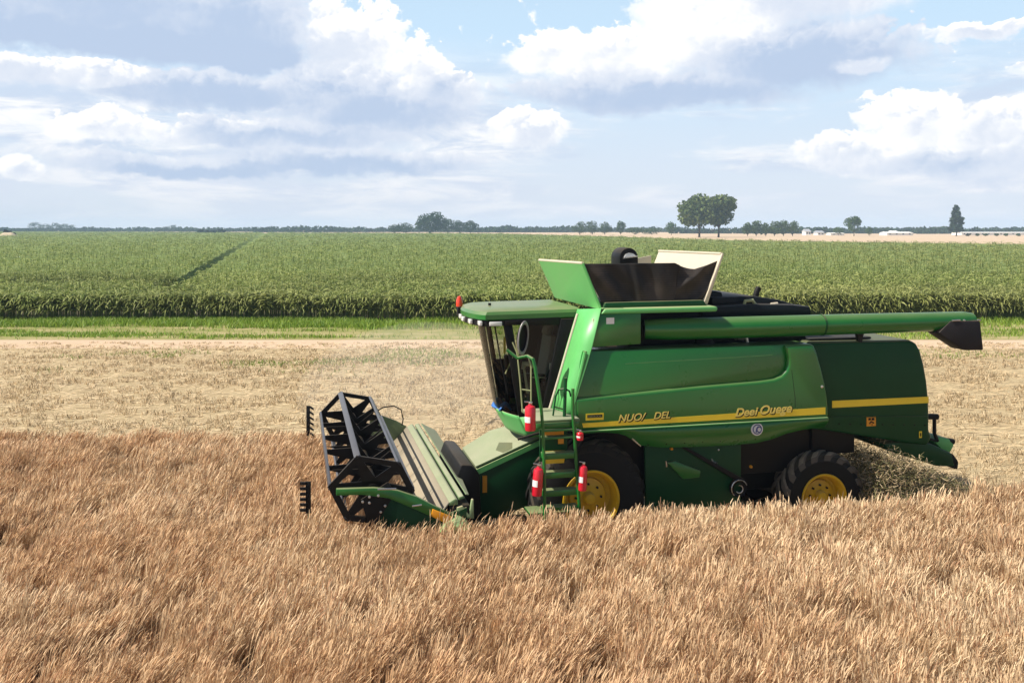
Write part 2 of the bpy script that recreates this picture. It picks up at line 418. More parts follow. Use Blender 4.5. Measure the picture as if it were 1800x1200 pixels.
def lettering(text, size, loc, mat, parent, shear=0.3, stretch=1.0, depth=0.004, rz=0.0, bold=0.0):
    c = bpy.data.curves.new('lettering', 'FONT'); c.body = text; c.size = size; c.shear = shear; c.extrude = depth; c.offset = bold
    tmp = bpy.data.objects.new('tmp', c); me = bpy.data.meshes.new_from_object(tmp)
    bpy.data.objects.remove(tmp)
    me.transform(Matrix.Translation(loc) @ Matrix.Rotation(rz, 4, 'Y') @ Matrix.Rotation(R(90), 4, 'X') @ Matrix.Diagonal((stretch, 1, 1, 1)))
    me.materials.clear(); me.materials.append(M[mat])
    o = bpy.data.objects.new('lettering', me); col.objects.link(o); o.parent = parent
    return o

# ================================================================== GROUND
def sheet(name, pts, z, mat):
    me = bpy.data.meshes.new(name); me.from_pydata([(x, y, z) for x, y in pts], [], [tuple(range(len(pts)))])
    me.materials.append(M[mat]); o = bpy.data.objects.new(name, me); col.objects.link(o); o['kind'] = 'structure'
    return o
sheet('ground', [(-2600, -300), (2600, -300), (2600, 3000), (-2600, 3000)], 0, 'far_stubble')
sheet('stubble_field', [(-300, 4), (300, 4), (300, 41.3), (-300, 41.3)], 0.004, 'stubble_soil')
sheet('field_track', [(-300, 38.6), (300, 38.6), (300, 41.5), (-300, 41.5)], 0.008, 'track_soil')
sheet('grass_verge', [(-300, 41.5), (300, 41.5), (300, 50), (-300, 50)], 0.012, 'verge_soil')
TH = R(13); CO, SI = math.cos(TH), math.sin(TH)
OX, OY = 1.2, 14.0
def wl(u, v): return (OX + u * CO - v * SI, OY + u * SI + v * CO)
WHEAT_FAR = 18.7
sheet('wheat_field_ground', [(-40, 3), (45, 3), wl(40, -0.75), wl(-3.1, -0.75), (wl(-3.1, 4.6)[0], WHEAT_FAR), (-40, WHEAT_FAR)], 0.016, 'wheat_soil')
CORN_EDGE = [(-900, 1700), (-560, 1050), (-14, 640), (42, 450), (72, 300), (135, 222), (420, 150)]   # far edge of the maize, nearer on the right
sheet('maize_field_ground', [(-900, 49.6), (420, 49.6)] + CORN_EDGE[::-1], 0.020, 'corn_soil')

# ================================================================== COMBINE
CH = empty('combine_harvester', (OX, OY, 0), TH)
tag(CH, 'large green combine harvester with yellow stripe and black reel cutting wheat', 'combine harvester')

# --- dark inner body
mb = MB(); mb.box((0.02, 0.55, 1.0), (3.95, 2.45, 3.05)).box((-0.45, 0.75, 0.45), (0.5, 2.2, 1.7)).box((0.6, 0.95, 0.62), (4.0, 2.0, 1.1)).box((3.6, 0.8, 0.45), (4.4, 2.2, 0.75)).box((3.96, 0.5, 1.25), (4.75, 2.4, 1.9))
mb.build('chassis', 'black', CH, 0.02)
mb = MB(); mb.box((-0.3, 0.6, 0.7), (0.3, 2.4, 1.0))
mb.build('front_axle', 'black', CH, 0.03)

# --- hood side panel
hood = MB().prism([(-0.27, 2.40), (-0.25, 2.45), (-0.14, 2.96), (-0.09, 3.14), (3.66, 3.15), (3.75, 2.9), (3.75, 2.2), (-0.2, 2.2)], 0.062, 0.5).build('hood_panel', 'green_clean', CH, 0.02)
right = [(3.69, 3.15), (3.76, 3.0), (3.84, 2.73), (3.90, 2.5), (3.94, 2.28), (3.955, 2.05), (3.96, 1.96)]
crease = [(-0.27, 2.45), (0.25, 2.475), (0.72, 2.50), (1.8, 2.56), (2.75, 2.60), (3.0, 2.625), (3.13, 2.67), (3.21, 2.745), (3.24, 2.83), (3.235, 2.95), (3.19, 3.145)]
MB().prism(crease + right + [(-0.25, 1.96)], -0.01, 0.10).build('hood_panel_raised', 'green_clean', hood, 0.055, seg=4)
belly_bot = [(-0.24, 1.90), (0.2, 1.91), (0.44, 1.88), (0.58, 1.83), (0.7, 1.75), (0.82, 1.66), (1.2, 1.60), (1.8, 1.575), (2.41, 1.57), (2.8, 1.585), (3.05, 1.63), (3.3, 1.72), (3.55, 1.77), (3.96, 1.80)]
vs = []
for u, w in belly_bot:
    k = (1.955 - w) / 0.4
    vs += [(u, 0.0, 1.955), (u, 0.03 + k * 0.03, 1.955 - (1.955 - w) * 0.5), (u, 0.06 + k * 0.16, w), (u, 0.5, w + 0.03)]
n = len(belly_bot)
belly = MB().add(vs, [(i * 4 + j, i * 4 + 4 + j, i * 4 + 5 + j, i * 4 + 1 + j) for i in range(n - 1) for j in range(3)], True).build('lower_hood_panel', 'green_clean', CH, solidify=0.012)
MB().prism([(-0.26, 1.945), (3.93, 1.965), (3.93, 1.985), (-0.26, 1.965)], -0.035, 0.03).build('ridge', 'green_lit', belly, 0.008)
MB().tube([(0.66, 0.06, 1.79), (0.81, 0.1, 1.66)], 0.012).build('edge_strip', 'chrome', belly)
MB().prism([(-0.14, 2.01), (3.89, 2.03), (3.89, 2.14), (1.46, 2.10), (-0.16, 2.075)], -0.0135, -0.009).build('stripe', 'stripe', hood)
# badge, writing, emblem
bd = MB().box((-0.10, -0.015, 2.115), (0.18, -0.009, 2.215)).build('badge', 'stripe', hood)
MB().box((-0.078, -0.018, 2.152), (0.158, -0.0145, 2.198)).build('badge_plate', 'black', hood)
lettering('LUCOLOCAL', 0.042, (-0.065, -0.0195, 2.160), 'rail', hood, 0.0, 0.86, 0.001)
for txt, u, w, sz, b_ in (('NUO/', 0.40, 2.072, 0.150, 0.003), ('DEL', 0.97, 2.088, 0.145, 0.003), ('Dee', 2.32, 2.066, 0.175, 0.005), ('i', 2.65, 2.074, 0.175, 0.005), ('Ouege', 2.73, 2.080, 0.19, 0.005)):
    lettering(txt, sz, (u + 0.012, -0.0145, w - 0.010), 'black', hood, 0.32, 1.08, 0.0015, -0.025, b_ + 0.005)
    lettering(txt, sz, (u, -0.0185, w), 'letter', hood, 0.32, 1.08, 0.0015, -0.025, b_ - 0.0005)
em = MB().lathe([(0.001, -0.004), (0.095, -0.004), (0.10, 0.0), (0.10, 0.015)], (2.71, 0.005, 1.845), seg=40).build('emblem', 'white', belly)
me_ = MB()
me_.lathe([(0.062, -0.001), (0.068, -0.004), (0.075, -0.004), (0.080, 0.0)], (2.71, -0.003, 1.845), seg=40)
me_.tube([(2.74 - 0.0 + 0.035 * math.cos(a), -0.004, 1.84 + 0.04 * math.sin(a)) for a in [R(q) for q in range(40, 300, 20)]], 0.009, 6)
me_.tube([(2.69, -0.004, 1.80), (2.705, -0.004, 1.86), (2.73, -0.004, 1.89)], 0.012, 6)
me_.build('emblem_mark', 'logo_blue', belly)
MB().lathe([(0.001, -0.01), (0.022, -0.006), (0.024, 0.004)], (3.83, -0.012, 2.47), seg=14).build('latch', 'chrome', hood)
MB().tube([(0.55, 0.06, 2.93), (1.6, 0.06, 2.955), (2.5, 0.06, 2.975), (3.0, 0.06, 2.99)], 0.006, 6).build('panel_seam', 'green_lit', hood)
# front edge of hood: pale rolled lip
MB().tube([(-0.25, 0.03, 1.97), (-0.27, 0.03, 2.42), (-0.14, 0.03, 2.96), (-0.10, 0.03, 3.13)], 0.028, 8).build('hood_lip', 'green_lit', hood)

# --- upper side panel, trim rail, dark recess
up = MB().prism([(0.15, 3.70), (0.79, 3.72), (0.79, 3.23), (-0.005, 3.20)], 0.03, 0.5).build('upper_side_panel', 'green_clean', CH, 0.012)
MB().box((0.235, 0.024, 3.545), (0.36, 0.029, 3.64)).build('sticker', 'white', up)
MB().prism([(0.14, 3.70), (0.2, 3.78), (2.0, 3.785), (2.04, 3.76), (2.02, 3.70)], -0.02, 0.32).build('trim_rail', 'green_lit', CH, 0.03, seg=3)
MB().prism([(0.22, 3.78), (0.26, 3.86), (1.86, 3.87), (1.92, 3.78)], 0.12, 2.85).build('tank_rim', 'green_dark', CH, 0.01)
MB().box((0.80, 0.58, 3.05), (3.9, 2.5, 3.70)).build('engine_bay', 'engine', CH, 0.04)
# --- front wall beside the cab (faces forward)
MB().add([(-0.035, 0.62, 3.72), (0.145, 0.0, 3.78), (0.0, 0.0, 3.20), (-0.20, 0.62, 3.20), (-0.245, 0.0, 2.45), (-0.42, 0.62, 2.45), (-0.33, 0.0, 2.18), (-0.52, 0.62, 2.12), (0.5, 0.62, 3.72), (0.5, 0, 3.78), (0.5, 0.0, 2.18), (0.5, 0.62, 2.12)],
         [(0, 1, 2, 3), (3, 2, 4, 5), (5, 4, 6, 7), (0, 8, 9, 1), (6, 10, 11, 7)]).build('cab_side_panel', 'green_lit', CH, solidify=0.015)
MB().box((-0.02, 0.2, 3.43), (0.0, 0.28, 3.62)).add([], []).build('side_sticker', 'cream', CH).location = (0.075, -0.1, 0.0)
MB().add([(-0.05, 0.60, 3.68), (-0.53, 0.60, 2.12), (-0.5, 2.4, 2.12), (-0.04, 2.4, 3.68), (0.0, 0.6, 3.68), (-0.4, 0.6, 2.12), (-0.4, 2.4, 2.12), (0.0, 2.4, 3.68)],
         [(0, 1, 2, 3), (4, 5, 6, 7), (0, 1, 5, 4), (2, 3, 7, 6), (1, 2, 6, 5), (0, 3, 7, 4)]).build('cab_rear_wall', 'interior', CH)
MB().tube([(-0.05, 0.57, 3.66), (-0.52, 0.57, 2.14)], 0.022, 8).build('pillar_trim', 'cream', CH)
MB().box((0.3, 2.45, 1.9), (3.95, 2.98, 3.15)).build('far_hood_panel', 'green', CH, 0.03)

# --- grain tank extension
tk = MB().plate([(-0.08, 0.2, 4.46), (-0.08, 2.8, 4.42), (0.22, 2.8, 3.75), (0.21, 0.2, 3.76)], 0.02).build('tank_front_panel', 'green_lit', CH)
MB().tube([(-0.08, 0.2, 4.46), (-0.08, 2.8, 4.42)], 0.022, 8).build('panel_lip', 'cream', tk)
MB().tube([(-0.08, 0.19, 4.46), (0.21, 0.19, 3.76)], 0.016, 8).build('panel_edge', 'green_lit', tk)
rear_p = MB().plate([(2.2, 0.2, 4.59), (1.9, 0.2, 3.84), (1.9, 2.8, 3.84), (2.2, 2.8, 4.57)], 0.025).build('tank_rear_panel', 'cream', CH)
MB().tube([(2.2, 0.2, 4.59), (2.2, 2.8, 4.57)], 0.02, 8).build('panel_lip', 'cream', rear_p)
MB().prism([(2.2, 4.60), (2.23, 4.59), (1.95, 3.80), (1.88, 3.80)], 0.17, 0.23).build('panel_edge', 'cream', rear_p, 0.006)
def tarp_top(a):
    u = -0.07 + 2.24 * a
    w = 4.45 if u < 1.42 else (4.45 - 0.10 * math.sin(min((u - 1.42) / 0.35, 1) * math.pi / 2) if u < 1.77 else 4.35 + (u - 1.77) / 0.40 * 0.13)
    return u, w
def tarp(a, c):
    u1, w1 = tarp_top(a)
    u0, w0 = 0.22 + 1.68 * a, 3.86
    k = c
    fold = 0.035 * math.sin(9 * a * 3.1 + 2.5 * k) * math.sin(math.pi * k) + 0.03 * math.sin(23 * a + 5 * k) * k * (1 - k) * 2 + 0.05 * math.exp(-((a - 0.33) / 0.03) ** 2) * (1 - k * .5) + 0.07 * abs(math.sin((a * 1.7 - k * 0.5) * 6)) * (a > 0.7)
    return (u0 + (u1 - u0) * k, 0.21 + fold * 0.8 - 0.0, w0 + (w1 - w0) * k)
MB().grid(tarp, 90, 24).build('tank_side_cover', 'tarp', CH, solidify=0.006)
MB().plate([(0.2, 2.78, 3.8), (1.9, 2.78, 3.8), (2.0, 2.8, 4.2), (0.02, 2.8, 4.12)], 0.02).build('tank_far_panel', 'cream', CH)
# loading auger hood
hd = [(0.90, 4.2), (0.90, 4.5)] + [(1.065 + 0.165 * math.cos(R(a)), 4.5 + 0.165 * math.sin(R(a))) for a in range(170, -1, -17)] + [(1.235, 4.2)]
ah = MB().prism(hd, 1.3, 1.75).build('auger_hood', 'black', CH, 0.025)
MB().prism([(0.965, 4.5), (1.0, 4.555), (1.06, 4.58), (1.13, 4.57), (1.2, 4.52)], 1.285, 1.298).build('hood_liner', 'white', ah)
MB().prism([(0.95, 4.485), (0.97, 4.51), (1.21, 4.535), (1.215, 4.515)], 1.27, 1.292).build('hood_brace', 'chrome', ah)
MB().prism([(1.28, 4.38), (1.62, 4.46), (1.85, 4.50), (1.85, 4.2), (1.28, 4.2)], 2.3, 2.34).build('tank_brace', 'cream', CH)

# --- engine deck
ed = MB()
ed.prism([(2.02, 3.72), (2.05, 3.95), (2.42, 3.955), (2.55, 3.93), (2.6, 3.72)], 0.9, 2.0)
ed.prism([(2.3, 3.70), (2.3, 3.86), (3.05, 3.87), (3.5, 3.80), (3.85, 3.70)], 0.75, 2.3)
ed.prism([(2.0, 3.55), (2.0, 3.72), (2.9, 3.755), (3.6, 3.735), (3.93, 3.70), (3.95, 3.55)], 0.5, 0.9)
ed = ed.build('engine_cover', 'engine', CH, 0.025)
MB().tube([(3.30, 1.2, 3.78), (3.33, 1.2, 3.9), (3.37, 1.2, 3.98)], 0.05, 12).build('exhaust_stub', 'black', ed)
MB().tube([(2.8, 0.62, 3.72), (2.82, 0.62, 3.80), (2.95, 0.62, 3.81), (3.0, 0.62, 3.74)], 0.03, 8).build('filler_cap', 'rail', ed)
MB().tube([(3.28, 0.62, 3.74), (3.4, 0.62, 3.75)], 0.025, 8).build('hose_clip', 'cream', ed)

# --- unloading auger
au = MB().tube([(0.95, 0.30, 3.42), (1.3, 0.2, 3.425), (2.7, 0.15, 3.43), (4.5, 0.15, 3.435), (6.55, 0.15, 3.44), (6.72, 0.15, 3.44)], [0.15, 0.165, 0.17, 0.165, 0.155, 0.13], 28).build('unloading_auger', 'green_clean', CH)
MB().tube([(3.9, 0.15, 3.435), (3.93, 0.15, 3.435)], 0.174, 24).build('tube_joint', 'green_dark', au)
MB().prism([(6.19, 3.47), (6.74, 3.46), (6.76, 3.42), (6.82, 2.96), (6.45, 2.97), (5.95, 3.27)], -0.02, 0.32).build('spout', 'spout', au, 0.03)
for q2, r2 in (([(6.2, -0.03, 3.47), (6.35, -0.03, 3.475)], 0.014), ([(6.42, -0.03, 3.475), (6.44, -0.03, 3.46)], 0.016), ([(6.69, -0.03, 3.47), (6.74, -0.03, 3.46)], 0.016)):
    MB().tube(q2, r2, 6).build('clamp', 'chrome', au)
MB().prism([(4.62, 3.28), (4.78, 3.28), (4.75, 3.22), (4.73, 3.12), (4.80, 3.10), (4.60, 3.10), (4.67, 3.12), (4.65, 3.22)], 0.26, 0.34).build('auger_cradle', 'black', CH, 0.006)
MB().tube([(2.55, 0.45, 3.22), (2.72, 0.45, 3.21)], 0.025, 8).tube([(2.75, 0.45, 3.24), (2.77, 0.45, 3.15)], 0.025, 8).build('hydraulic_fitting', 'chrome', CH)
MB().lathe([(0.001, 0.08), (0.12, 0.07), (0.16, 0.0), (0.16, -0.1)], (2.05, 0.5, 3.15), 'w', 20).build('service_cap', 'engine', CH)

# --- rear body
rb = [(3.75, 3.15), (5.62, 3.13), (5.74, 3.08), (5.82, 2.95), (5.89, 2.72), (5.945, 2.45), (5.98, 2.15), (5.99, 1.85), (5.99, 1.60), (6.05, 1.50), (5.96, 1.36), (5.62, 1.41), (4.09, 1.70), (3.75, 1.75)]
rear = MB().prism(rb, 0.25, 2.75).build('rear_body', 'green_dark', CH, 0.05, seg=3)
MB().prism([(4.17, 2.07), (5.965, 2.075), (5.965, 2.18), (4.17, 2.185)], 0.243, 0.249).build('stripe', 'stripe', rear)
wsx = MB().box((4.80, 0.242, 1.74), (4.97, 0.248, 1.90)).build('warning_sticker', 'orange', rear)
MB().box((4.83, 0.237, 1.84), (4.875, 0.241, 1.875)).box((4.89, 0.237, 1.835), (4.94, 0.241, 1.875)).tube([(4.85, 0.24, 1.78), (4.88, 0.24, 1.815), (4.93, 0.24, 1.79)], 0.012, 6).build('sticker_mark', 'black', rear)
MB().box((5.785, 0.242, 1.50), (5.835, 0.248, 1.61)).build('small_sticker', 'stripe', rear)
MB().box((5.80, 0.237, 1.525), (5.82, 0.241, 1.585)).build('sticker_mark', 'black', rear)
MB().prism([(4.15, 1.93), (5.95, 1.86), (5.95, 1.845), (4.15, 1.915)], 0.235, 0.27).build('body_seam', 'green_dark', rear, 0.006)
MB().box((3.85, 0.4, 3.151), (5.0, 2.5, 3.19)).build('rear_cover', 'engine', rear, 0.02)
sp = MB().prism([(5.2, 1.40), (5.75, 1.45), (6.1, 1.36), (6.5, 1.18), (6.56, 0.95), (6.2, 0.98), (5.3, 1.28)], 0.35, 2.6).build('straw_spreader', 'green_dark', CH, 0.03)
MB().prism([(6.45, 1.20), (6.62, 1.13), (6.72, 1.0), (6.70, 0.86), (6.5, 0.93)], 0.45, 2.5).build('deflector', 'rubber', sp, 0.03)
MB().prism([(6.28, 1.37), (6.42, 1.42), (6.6, 1.38), (6.70, 1.26), (6.62, 1.13), (6.5, 1.16)], 0.55, 1.0).build('spreader_bracket', 'green_lit', sp, 0.02)
MB().tube([(6.55, 0.6, 1.34), (6.72, 0.6, 1.31)], 0.05, 10).build('bracket_pin', 'black', sp)
MB().tube([(5.95, 0.5, 1.80), (6.33, 0.5, 1.78)], 0.05, 10).tube([(6.27, 0.5, 1.8), (6.27, 0.5, 1.5), (6.33, 0.5, 1.36)], 0.032, 8).tube([(5.95, 0.5, 1.62), (6.2, 0.5, 1.4), (6.33, 0.5, 1.36)], 0.02, 8).build('spreader_lever', 'black', CH)

for k in range(9):
    MB().lathe([(0.001, -0.008), (0.011, -0.006), (0.013, 0.004)], (4.3 + k * 0.2, 0.247, 1.80 - 0.012 * k), seg=8).build('bolt', 'black', rear)
for k in range(7):
    MB().lathe([(0.001, -0.008), (0.010, -0.006), (0.012, 0.004)], (0.95 + k * 0.3, 0.14, 1.66), seg=8).build('bolt', 'black', belly)
MB().tube([(3.30, -0.01, 2.75), (3.36, -0.01, 2.30), (3.36, -0.01, 2.16)], 0.004, 6).build('panel_seam', 'black', hood)
# --- lower drive side between the wheels
lo = MB().prism([(0.98, 1.62), (2.62, 1.60), (2.62, 0.62), (2.2, 0.5), (1.0, 0.45)], 0.36, 0.42).build('drive_cover', 'green_dark', CH, 0.015)
MB().prism([(1.52, 1.58), (1.60, 1.58), (2.66, 0.98), (2.62, 0.90)], 0.30, 0.36).build('belt_guard', 'black', lo, 0.01)
MB().prism([(1.34, 1.32), (1.46, 1.34), (1.90, 1.16), (1.88, 1.06), (1.60, 1.05)], 0.31, 0.36).build('access_panel', 'green', lo, 0.01)
pu = MB().lathe([(0.09, -0.02), (0.13, -0.03), (0.145, 0.0), (0.145, 0.08)], (2.55, 0.32, 0.85), seg=28).build('pulley', 'black', lo)
MB().tube([(2.55 + 0.135 * math.cos(R(a)), 0.285, 0.85 + 0.135 * math.sin(R(a))) for a in range(20, 240, 10)], 0.008, 6).tube([(2.55 + 0.06 * math.cos(R(a)), 0.285, 0.84 + 0.06 * math.sin(R(a))) for a in range(-150, 120, 15)], 0.008, 6).build('pulley_rim', 'chrome', lo)
for u, w in ((1.95, 1.55), (2.22, 1.47), (1.97, 1.32)): MB().lathe([(0.001, -0.015), (0.014, -0.01), (0.016, 0.01)], (u, 0.35, w), seg=10).build('bolt', 'chrome', lo)
MB().tube([(2.10, 0.35, 1.33), (2.13, 0.35, 1.28), (2.20, 0.35, 1.26)], 0.012, 6).build('latch_hook', 'chrome', lo)
MB().tube([(1.33, 0.35, 1.34), (1.34, 0.35, 1.25)], 0.014, 6).build('hinge', 'chrome', lo)
for u, w in ((1.42, 1.53), (2.78, 1.17)):
    MB().lathe([(0.001, -0.02), (0.02, -0.015), (0.025, 0.02)], (u, 0.34, w), seg=12).build('marker_lamp', 'orange', CH)

# --- wheels
def wheel(u, vout, w, Rt, width, rr, nl, lug_h, steer=0.0, lugm='lug'):
    root_ = bpy.data.objects.new('wheel', None); col.objects.link(root_); root_.parent = CH
    root_.location = (u, vout, w); root_.rotation_euler = (0, 0, steer); root_.empty_display_size = 0.1
    prof = [(rr, 0.05), (rr + 0.05, 0.0), (Rt * 0.80, -0.02), (Rt * 0.91, 0.03), (Rt * 0.955, 0.10), (Rt * 0.965, width * 0.5), (Rt * 0.955, width - 0.10), (Rt * 0.91, width - 0.03), (Rt * 0.80, width + 0.02), (rr + 0.05, width), (rr, width - 0.05)]
    ty = MB().lathe(prof, (0, 0, 0), seg=64).build('tyre', 'rubber', root_)
    lg = MB()
    def pt(a, v, r): return (r * math.cos(a), v, r * math.sin(a))
    for side in (0, 1):
        for k in range(nl):
            a0 = 2 * math.pi * (k + 0.5 * side) / nl
            sw = 0.50
            stations = []
            for q in (-0.22, 0.0, 0.3, 0.65, 1.0):
                if q < 0: v_, r_ = -0.012, Rt * 0.86
                else: v_, r_ = q * width * 0.52 + 0.0, Rt * (0.935 if q == 0 else 1.0)
                a = a0 - sw * max(q, -0.05) * 0.9
                stations.append((a, v_ if not side else width - v_, r_))
            half = 0.055 / Rt * (1.0)
            vs = []
            for a, v_, r_ in stations:
                vs += [pt(a - half * 1.3, v_, r_ - lug_h), pt(a - half, v_, r_ + 0.0), pt(a + half, v_, r_ + 0.0), pt(a + half * 1.3, v_, r_ - lug_h)]
            fs = [(4 * i + j, 4 * i + 4 + j, 4 * i + 5 + j, 4 * i + 1 + j) for i in range(4) for j in range(3)] + [(0, 1, 2, 3), (19, 18, 17, 16)]
            lg.add(vs, fs)
    lg.build('tread', lugm, root_, 0.008)
    rim = MB().lathe([(rr + 0.035, 0.0), (rr + 0.03, -0.02), (rr, -0.015), (rr - 0.03, 0.05), (rr - 0.045, 0.13), (rr - 0.05, 0.2), (rr * 0.72, 0.215), (rr * 0.68, 0.17), (rr * 0.45, 0.15), (rr * 0.36, 0.145), (0.001, 0.145)], (0, 0, 0), seg=48).build('rim', 'yellow', root_)
    hb = MB().lathe([(0.001, 0.02), (0.075, 0.03), (0.09, 0.06), (0.095, 0.15)], (0, 0, 0), seg=20)
    hb.build('hub', 'yellow', root_)
    for k in range(8):
        a = 2 * math.pi * k / 8
        MB().lathe([(0.001, 0.115), (0.016, 0.118), (0.018, 0.15)], (rr * 0.48 * math.cos(a), 0, rr * 0.48 * math.sin(a)), seg=8).build('bolt', 'black', root_)
    return root_
fw = wheel(0.04, 0.16, 0.87, 0.90, 0.62, 0.42, 20, 0.05, 0.0, 'rubber')
rw = wheel(4.06, 0.30, 0.60, 0.74, 0.46, 0.36, 17, 0.045, R(-3))
def copy_tree(o, parent):
    c = o.copy(); col.objects.link(c); c.parent = parent
    for ch in o.children: copy_tree(ch, c)
    return c
for o, v in ((fw, 2.84), (rw, 2.70)):
    c = copy_tree(o, CH); c.location = (o.location.x, v, o.location.z); c.rotation_euler = (0, 0, math.pi)

# --- cab
def bow(v, k): return k * (1 - ((v - 1.5) / 0.78) ** 2)
def shield(a, c):                                  # windscreen surface: a across, c up
    v = 0.74 + 1.52 * a
    return (-0.96 - bow(v, 0.20) + c * (-0.24 - bow(v, 0.06)), v, 2.06 + c * 1.46)
MB().grid(shield, 24, 8).build('windscreen', 'glass', CH)
MB().add([(-1.19, 0.735, 3.52), (-0.06, 0.66, 3.58), (-0.50, 0.66, 2.10), (-0.955, 0.735, 2.08)], [(0, 1, 2, 3)]).build('door_glass', 'glass', CH)
MB().add([(-1.19, 2.265, 3.52), (-0.06, 2.34, 3.58), (-0.50, 2.34, 2.10), (-0.955, 2.265, 2.08)], [(0, 1, 2, 3)]).build('far_window', 'glass', CH)
for q4, va, vb in (([(-1.205, 3.54), (-1.07, 3.54), (-0.83, 2.06), (-0.955, 2.06)], 0.70, 0.78), ([(-1.205, 3.54), (-1.12, 3.54), (-0.88, 2.06), (-0.955, 2.06)], 2.22, 2.30),
                   ([(-0.30, 3.58), (-0.04, 3.58), (-0.49, 2.10), (-0.62, 2.10)], 0.62, 0.70), ([(-0.52, 3.50), (-0.04, 3.50), (-0.49, 2.10), (-0.60, 2.10)], 2.30, 2.36)):
    MB().prism(q4, va, vb).build('cab_pillar', 'black', CH, 0.012)
MB().prism([(-1.2, 3.50), (-1.2, 3.58), (-0.31, 3.62), (-0.31, 3.48)], 0.64, 0.72).build('door_head', 'black', CH, 0.012)
MB().prism([(-1.06, 2.75), (-0.3, 2.75), (-0.49, 2.08), (-0.955, 2.08)], 2.24, 2.29).build('far_door_panel', 'interior', CH)
MB().tube([(-1.30, 0.93, 3.50), (-1.22, 0.9, 3.0), (-1.10, 0.86, 2.4)], 0.012, 6).build('wiper_arm', 'black', CH)
MB().tube([(-1.16, 0.72, 3.5), (-1.06, 0.71, 2.98), (-1.14, 0.85, 2.72)], 0.012, 6).build('door_seal', 'rail', CH)
def base(a, c):
    v = 0.72 + 1.56 * a
    return (-0.955 - bow(v, 0.215) * (1 - 0.15 * c) + 0.16 * c, v, 2.08 - 0.34 * c)
cb = MB().grid(base, 24, 6)
cb.add([base(0, 0), base(0, 1), (-0.4, 0.72, 1.74), (-0.4, 0.72, 2.08)], [(0, 1, 2, 3)]).add([base(1, 0), base(1, 1), (-0.4, 2.28, 1.74), (-0.4, 2.28, 2.08)], [(0, 1, 2, 3)])
cb = cb.build('cab_base', 'green_lit', CH, solidify=0.02)
MB().add([base(i / 12, 0.35) for i in range(13)] + [(-0.4, 2.28, 1.96), (-0.4, 0.72, 1.96)], [tuple(range(15))]).build('cab_floor', 'interior', CH, solidify=0.02)
MB().tube([(-0.98, 0.70, 1.72), (-0.70, 0.66, 1.80), (-0.55, 0.66, 1.82)], 0.02, 8).build('base_trim', 'black', cb)
# roof
def roof_outline(inset):
    pts = []
    for v in [0.64 + 1.72 * i / 16 for i in range(17)]:
        k = ((v - 1.5) / 0.86)
        pts.append((-1.50 - 0.20 * (1 - k ** 2) ** 0.7 + inset if abs(k) < 1 else -1.50 + inset, 0.64 + inset + (1.72 - 2 * inset) * (v - 0.64) / 1.72))
    return pts + [(0.0 - inset * 0.3, 2.36 - inset), (0.02 - inset * .3, 0.64 + inset)]
rings = [(0.03, 3.565), (0.0, 3.585), (0.0, 3.655), (0.03, 3.70), (0.10, 3.725), (0.30, 3.745)]
vs = []; 
for ins, w in rings: vs += [(x, y, w + 0.06 * min(1, (x + 1.7) / 1.7) * 0.4) for x, y in roof_outline(ins)]
n = len(roof_outline(0))
MB().add(vs, [(i * n + k, i * n + (k + 1) % n, (i + 1) * n + (k + 1) % n, (i + 1) * n + k) for i in range(len(rings) - 1) for k in range(n)] + [tuple(range(n)), tuple(range((len(rings) - 1) * n, len(rings) * n))], True).build('cab_roof', 'green', CH)
rf = bpy.data.objects['cab_roof']
vis = MB()
for q in range(16):
    a, b_ = roof_outline(0.02)[q], roof_outline(0.02)[q + 1]
    vis.add([(a[0], a[1], 3.575), (b_[0], b_[1], 3.575), (b_[0], b_[1], 3.48), (a[0], a[1], 3.48), (a[0] + .2, a[1], 3.575), (b_[0] + .2, b_[1], 3.575), (b_[0] + .2, b_[1], 3.48), (a[0] + .2, a[1], 3.48)], [(0, 1, 2, 3), (4, 5, 6, 7), (3, 2, 6, 7), (0, 1, 5, 4)])
vis.box((-1.48, 0.66, 3.49), (-1.1, 0.8, 3.57))
vis.build('light_bar', 'black', rf)
for i in (1, 4, 8, 12, 15):
    a = roof_outline(0.0)[i]
    MB().box((a[0] - 0.02, a[1] - 0.09, 3.495), (a[0] + 0.03, a[1] + 0.09, 3.565)).build('work_light', 'lamp', rf, 0.012)
MB().box((-1.44, 0.632, 3.49), (-1.24, 0.655, 3.555)).build('side_light', 'lamp', rf, 0.01)
MB().box((-1.66, 2.22, 3.5), (-1.58, 2.36, 3.66)).build('beacon_mount', 'black', rf, 0.01)
MB().lathe([(0.055, 0.0), (0.058, 0.05), (0.05, 0.12), (0.03, 0.165), (0.001, 0.18)], (-1.62, 2.30, 3.66), 'w', 16).build('beacon', 'lens_red', rf)
MB().tube([(-1.30, 1.3, 3.755), (-1.30, 1.3, 3.79)], 0.025, 8).build('roof_knob', 'black', rf)
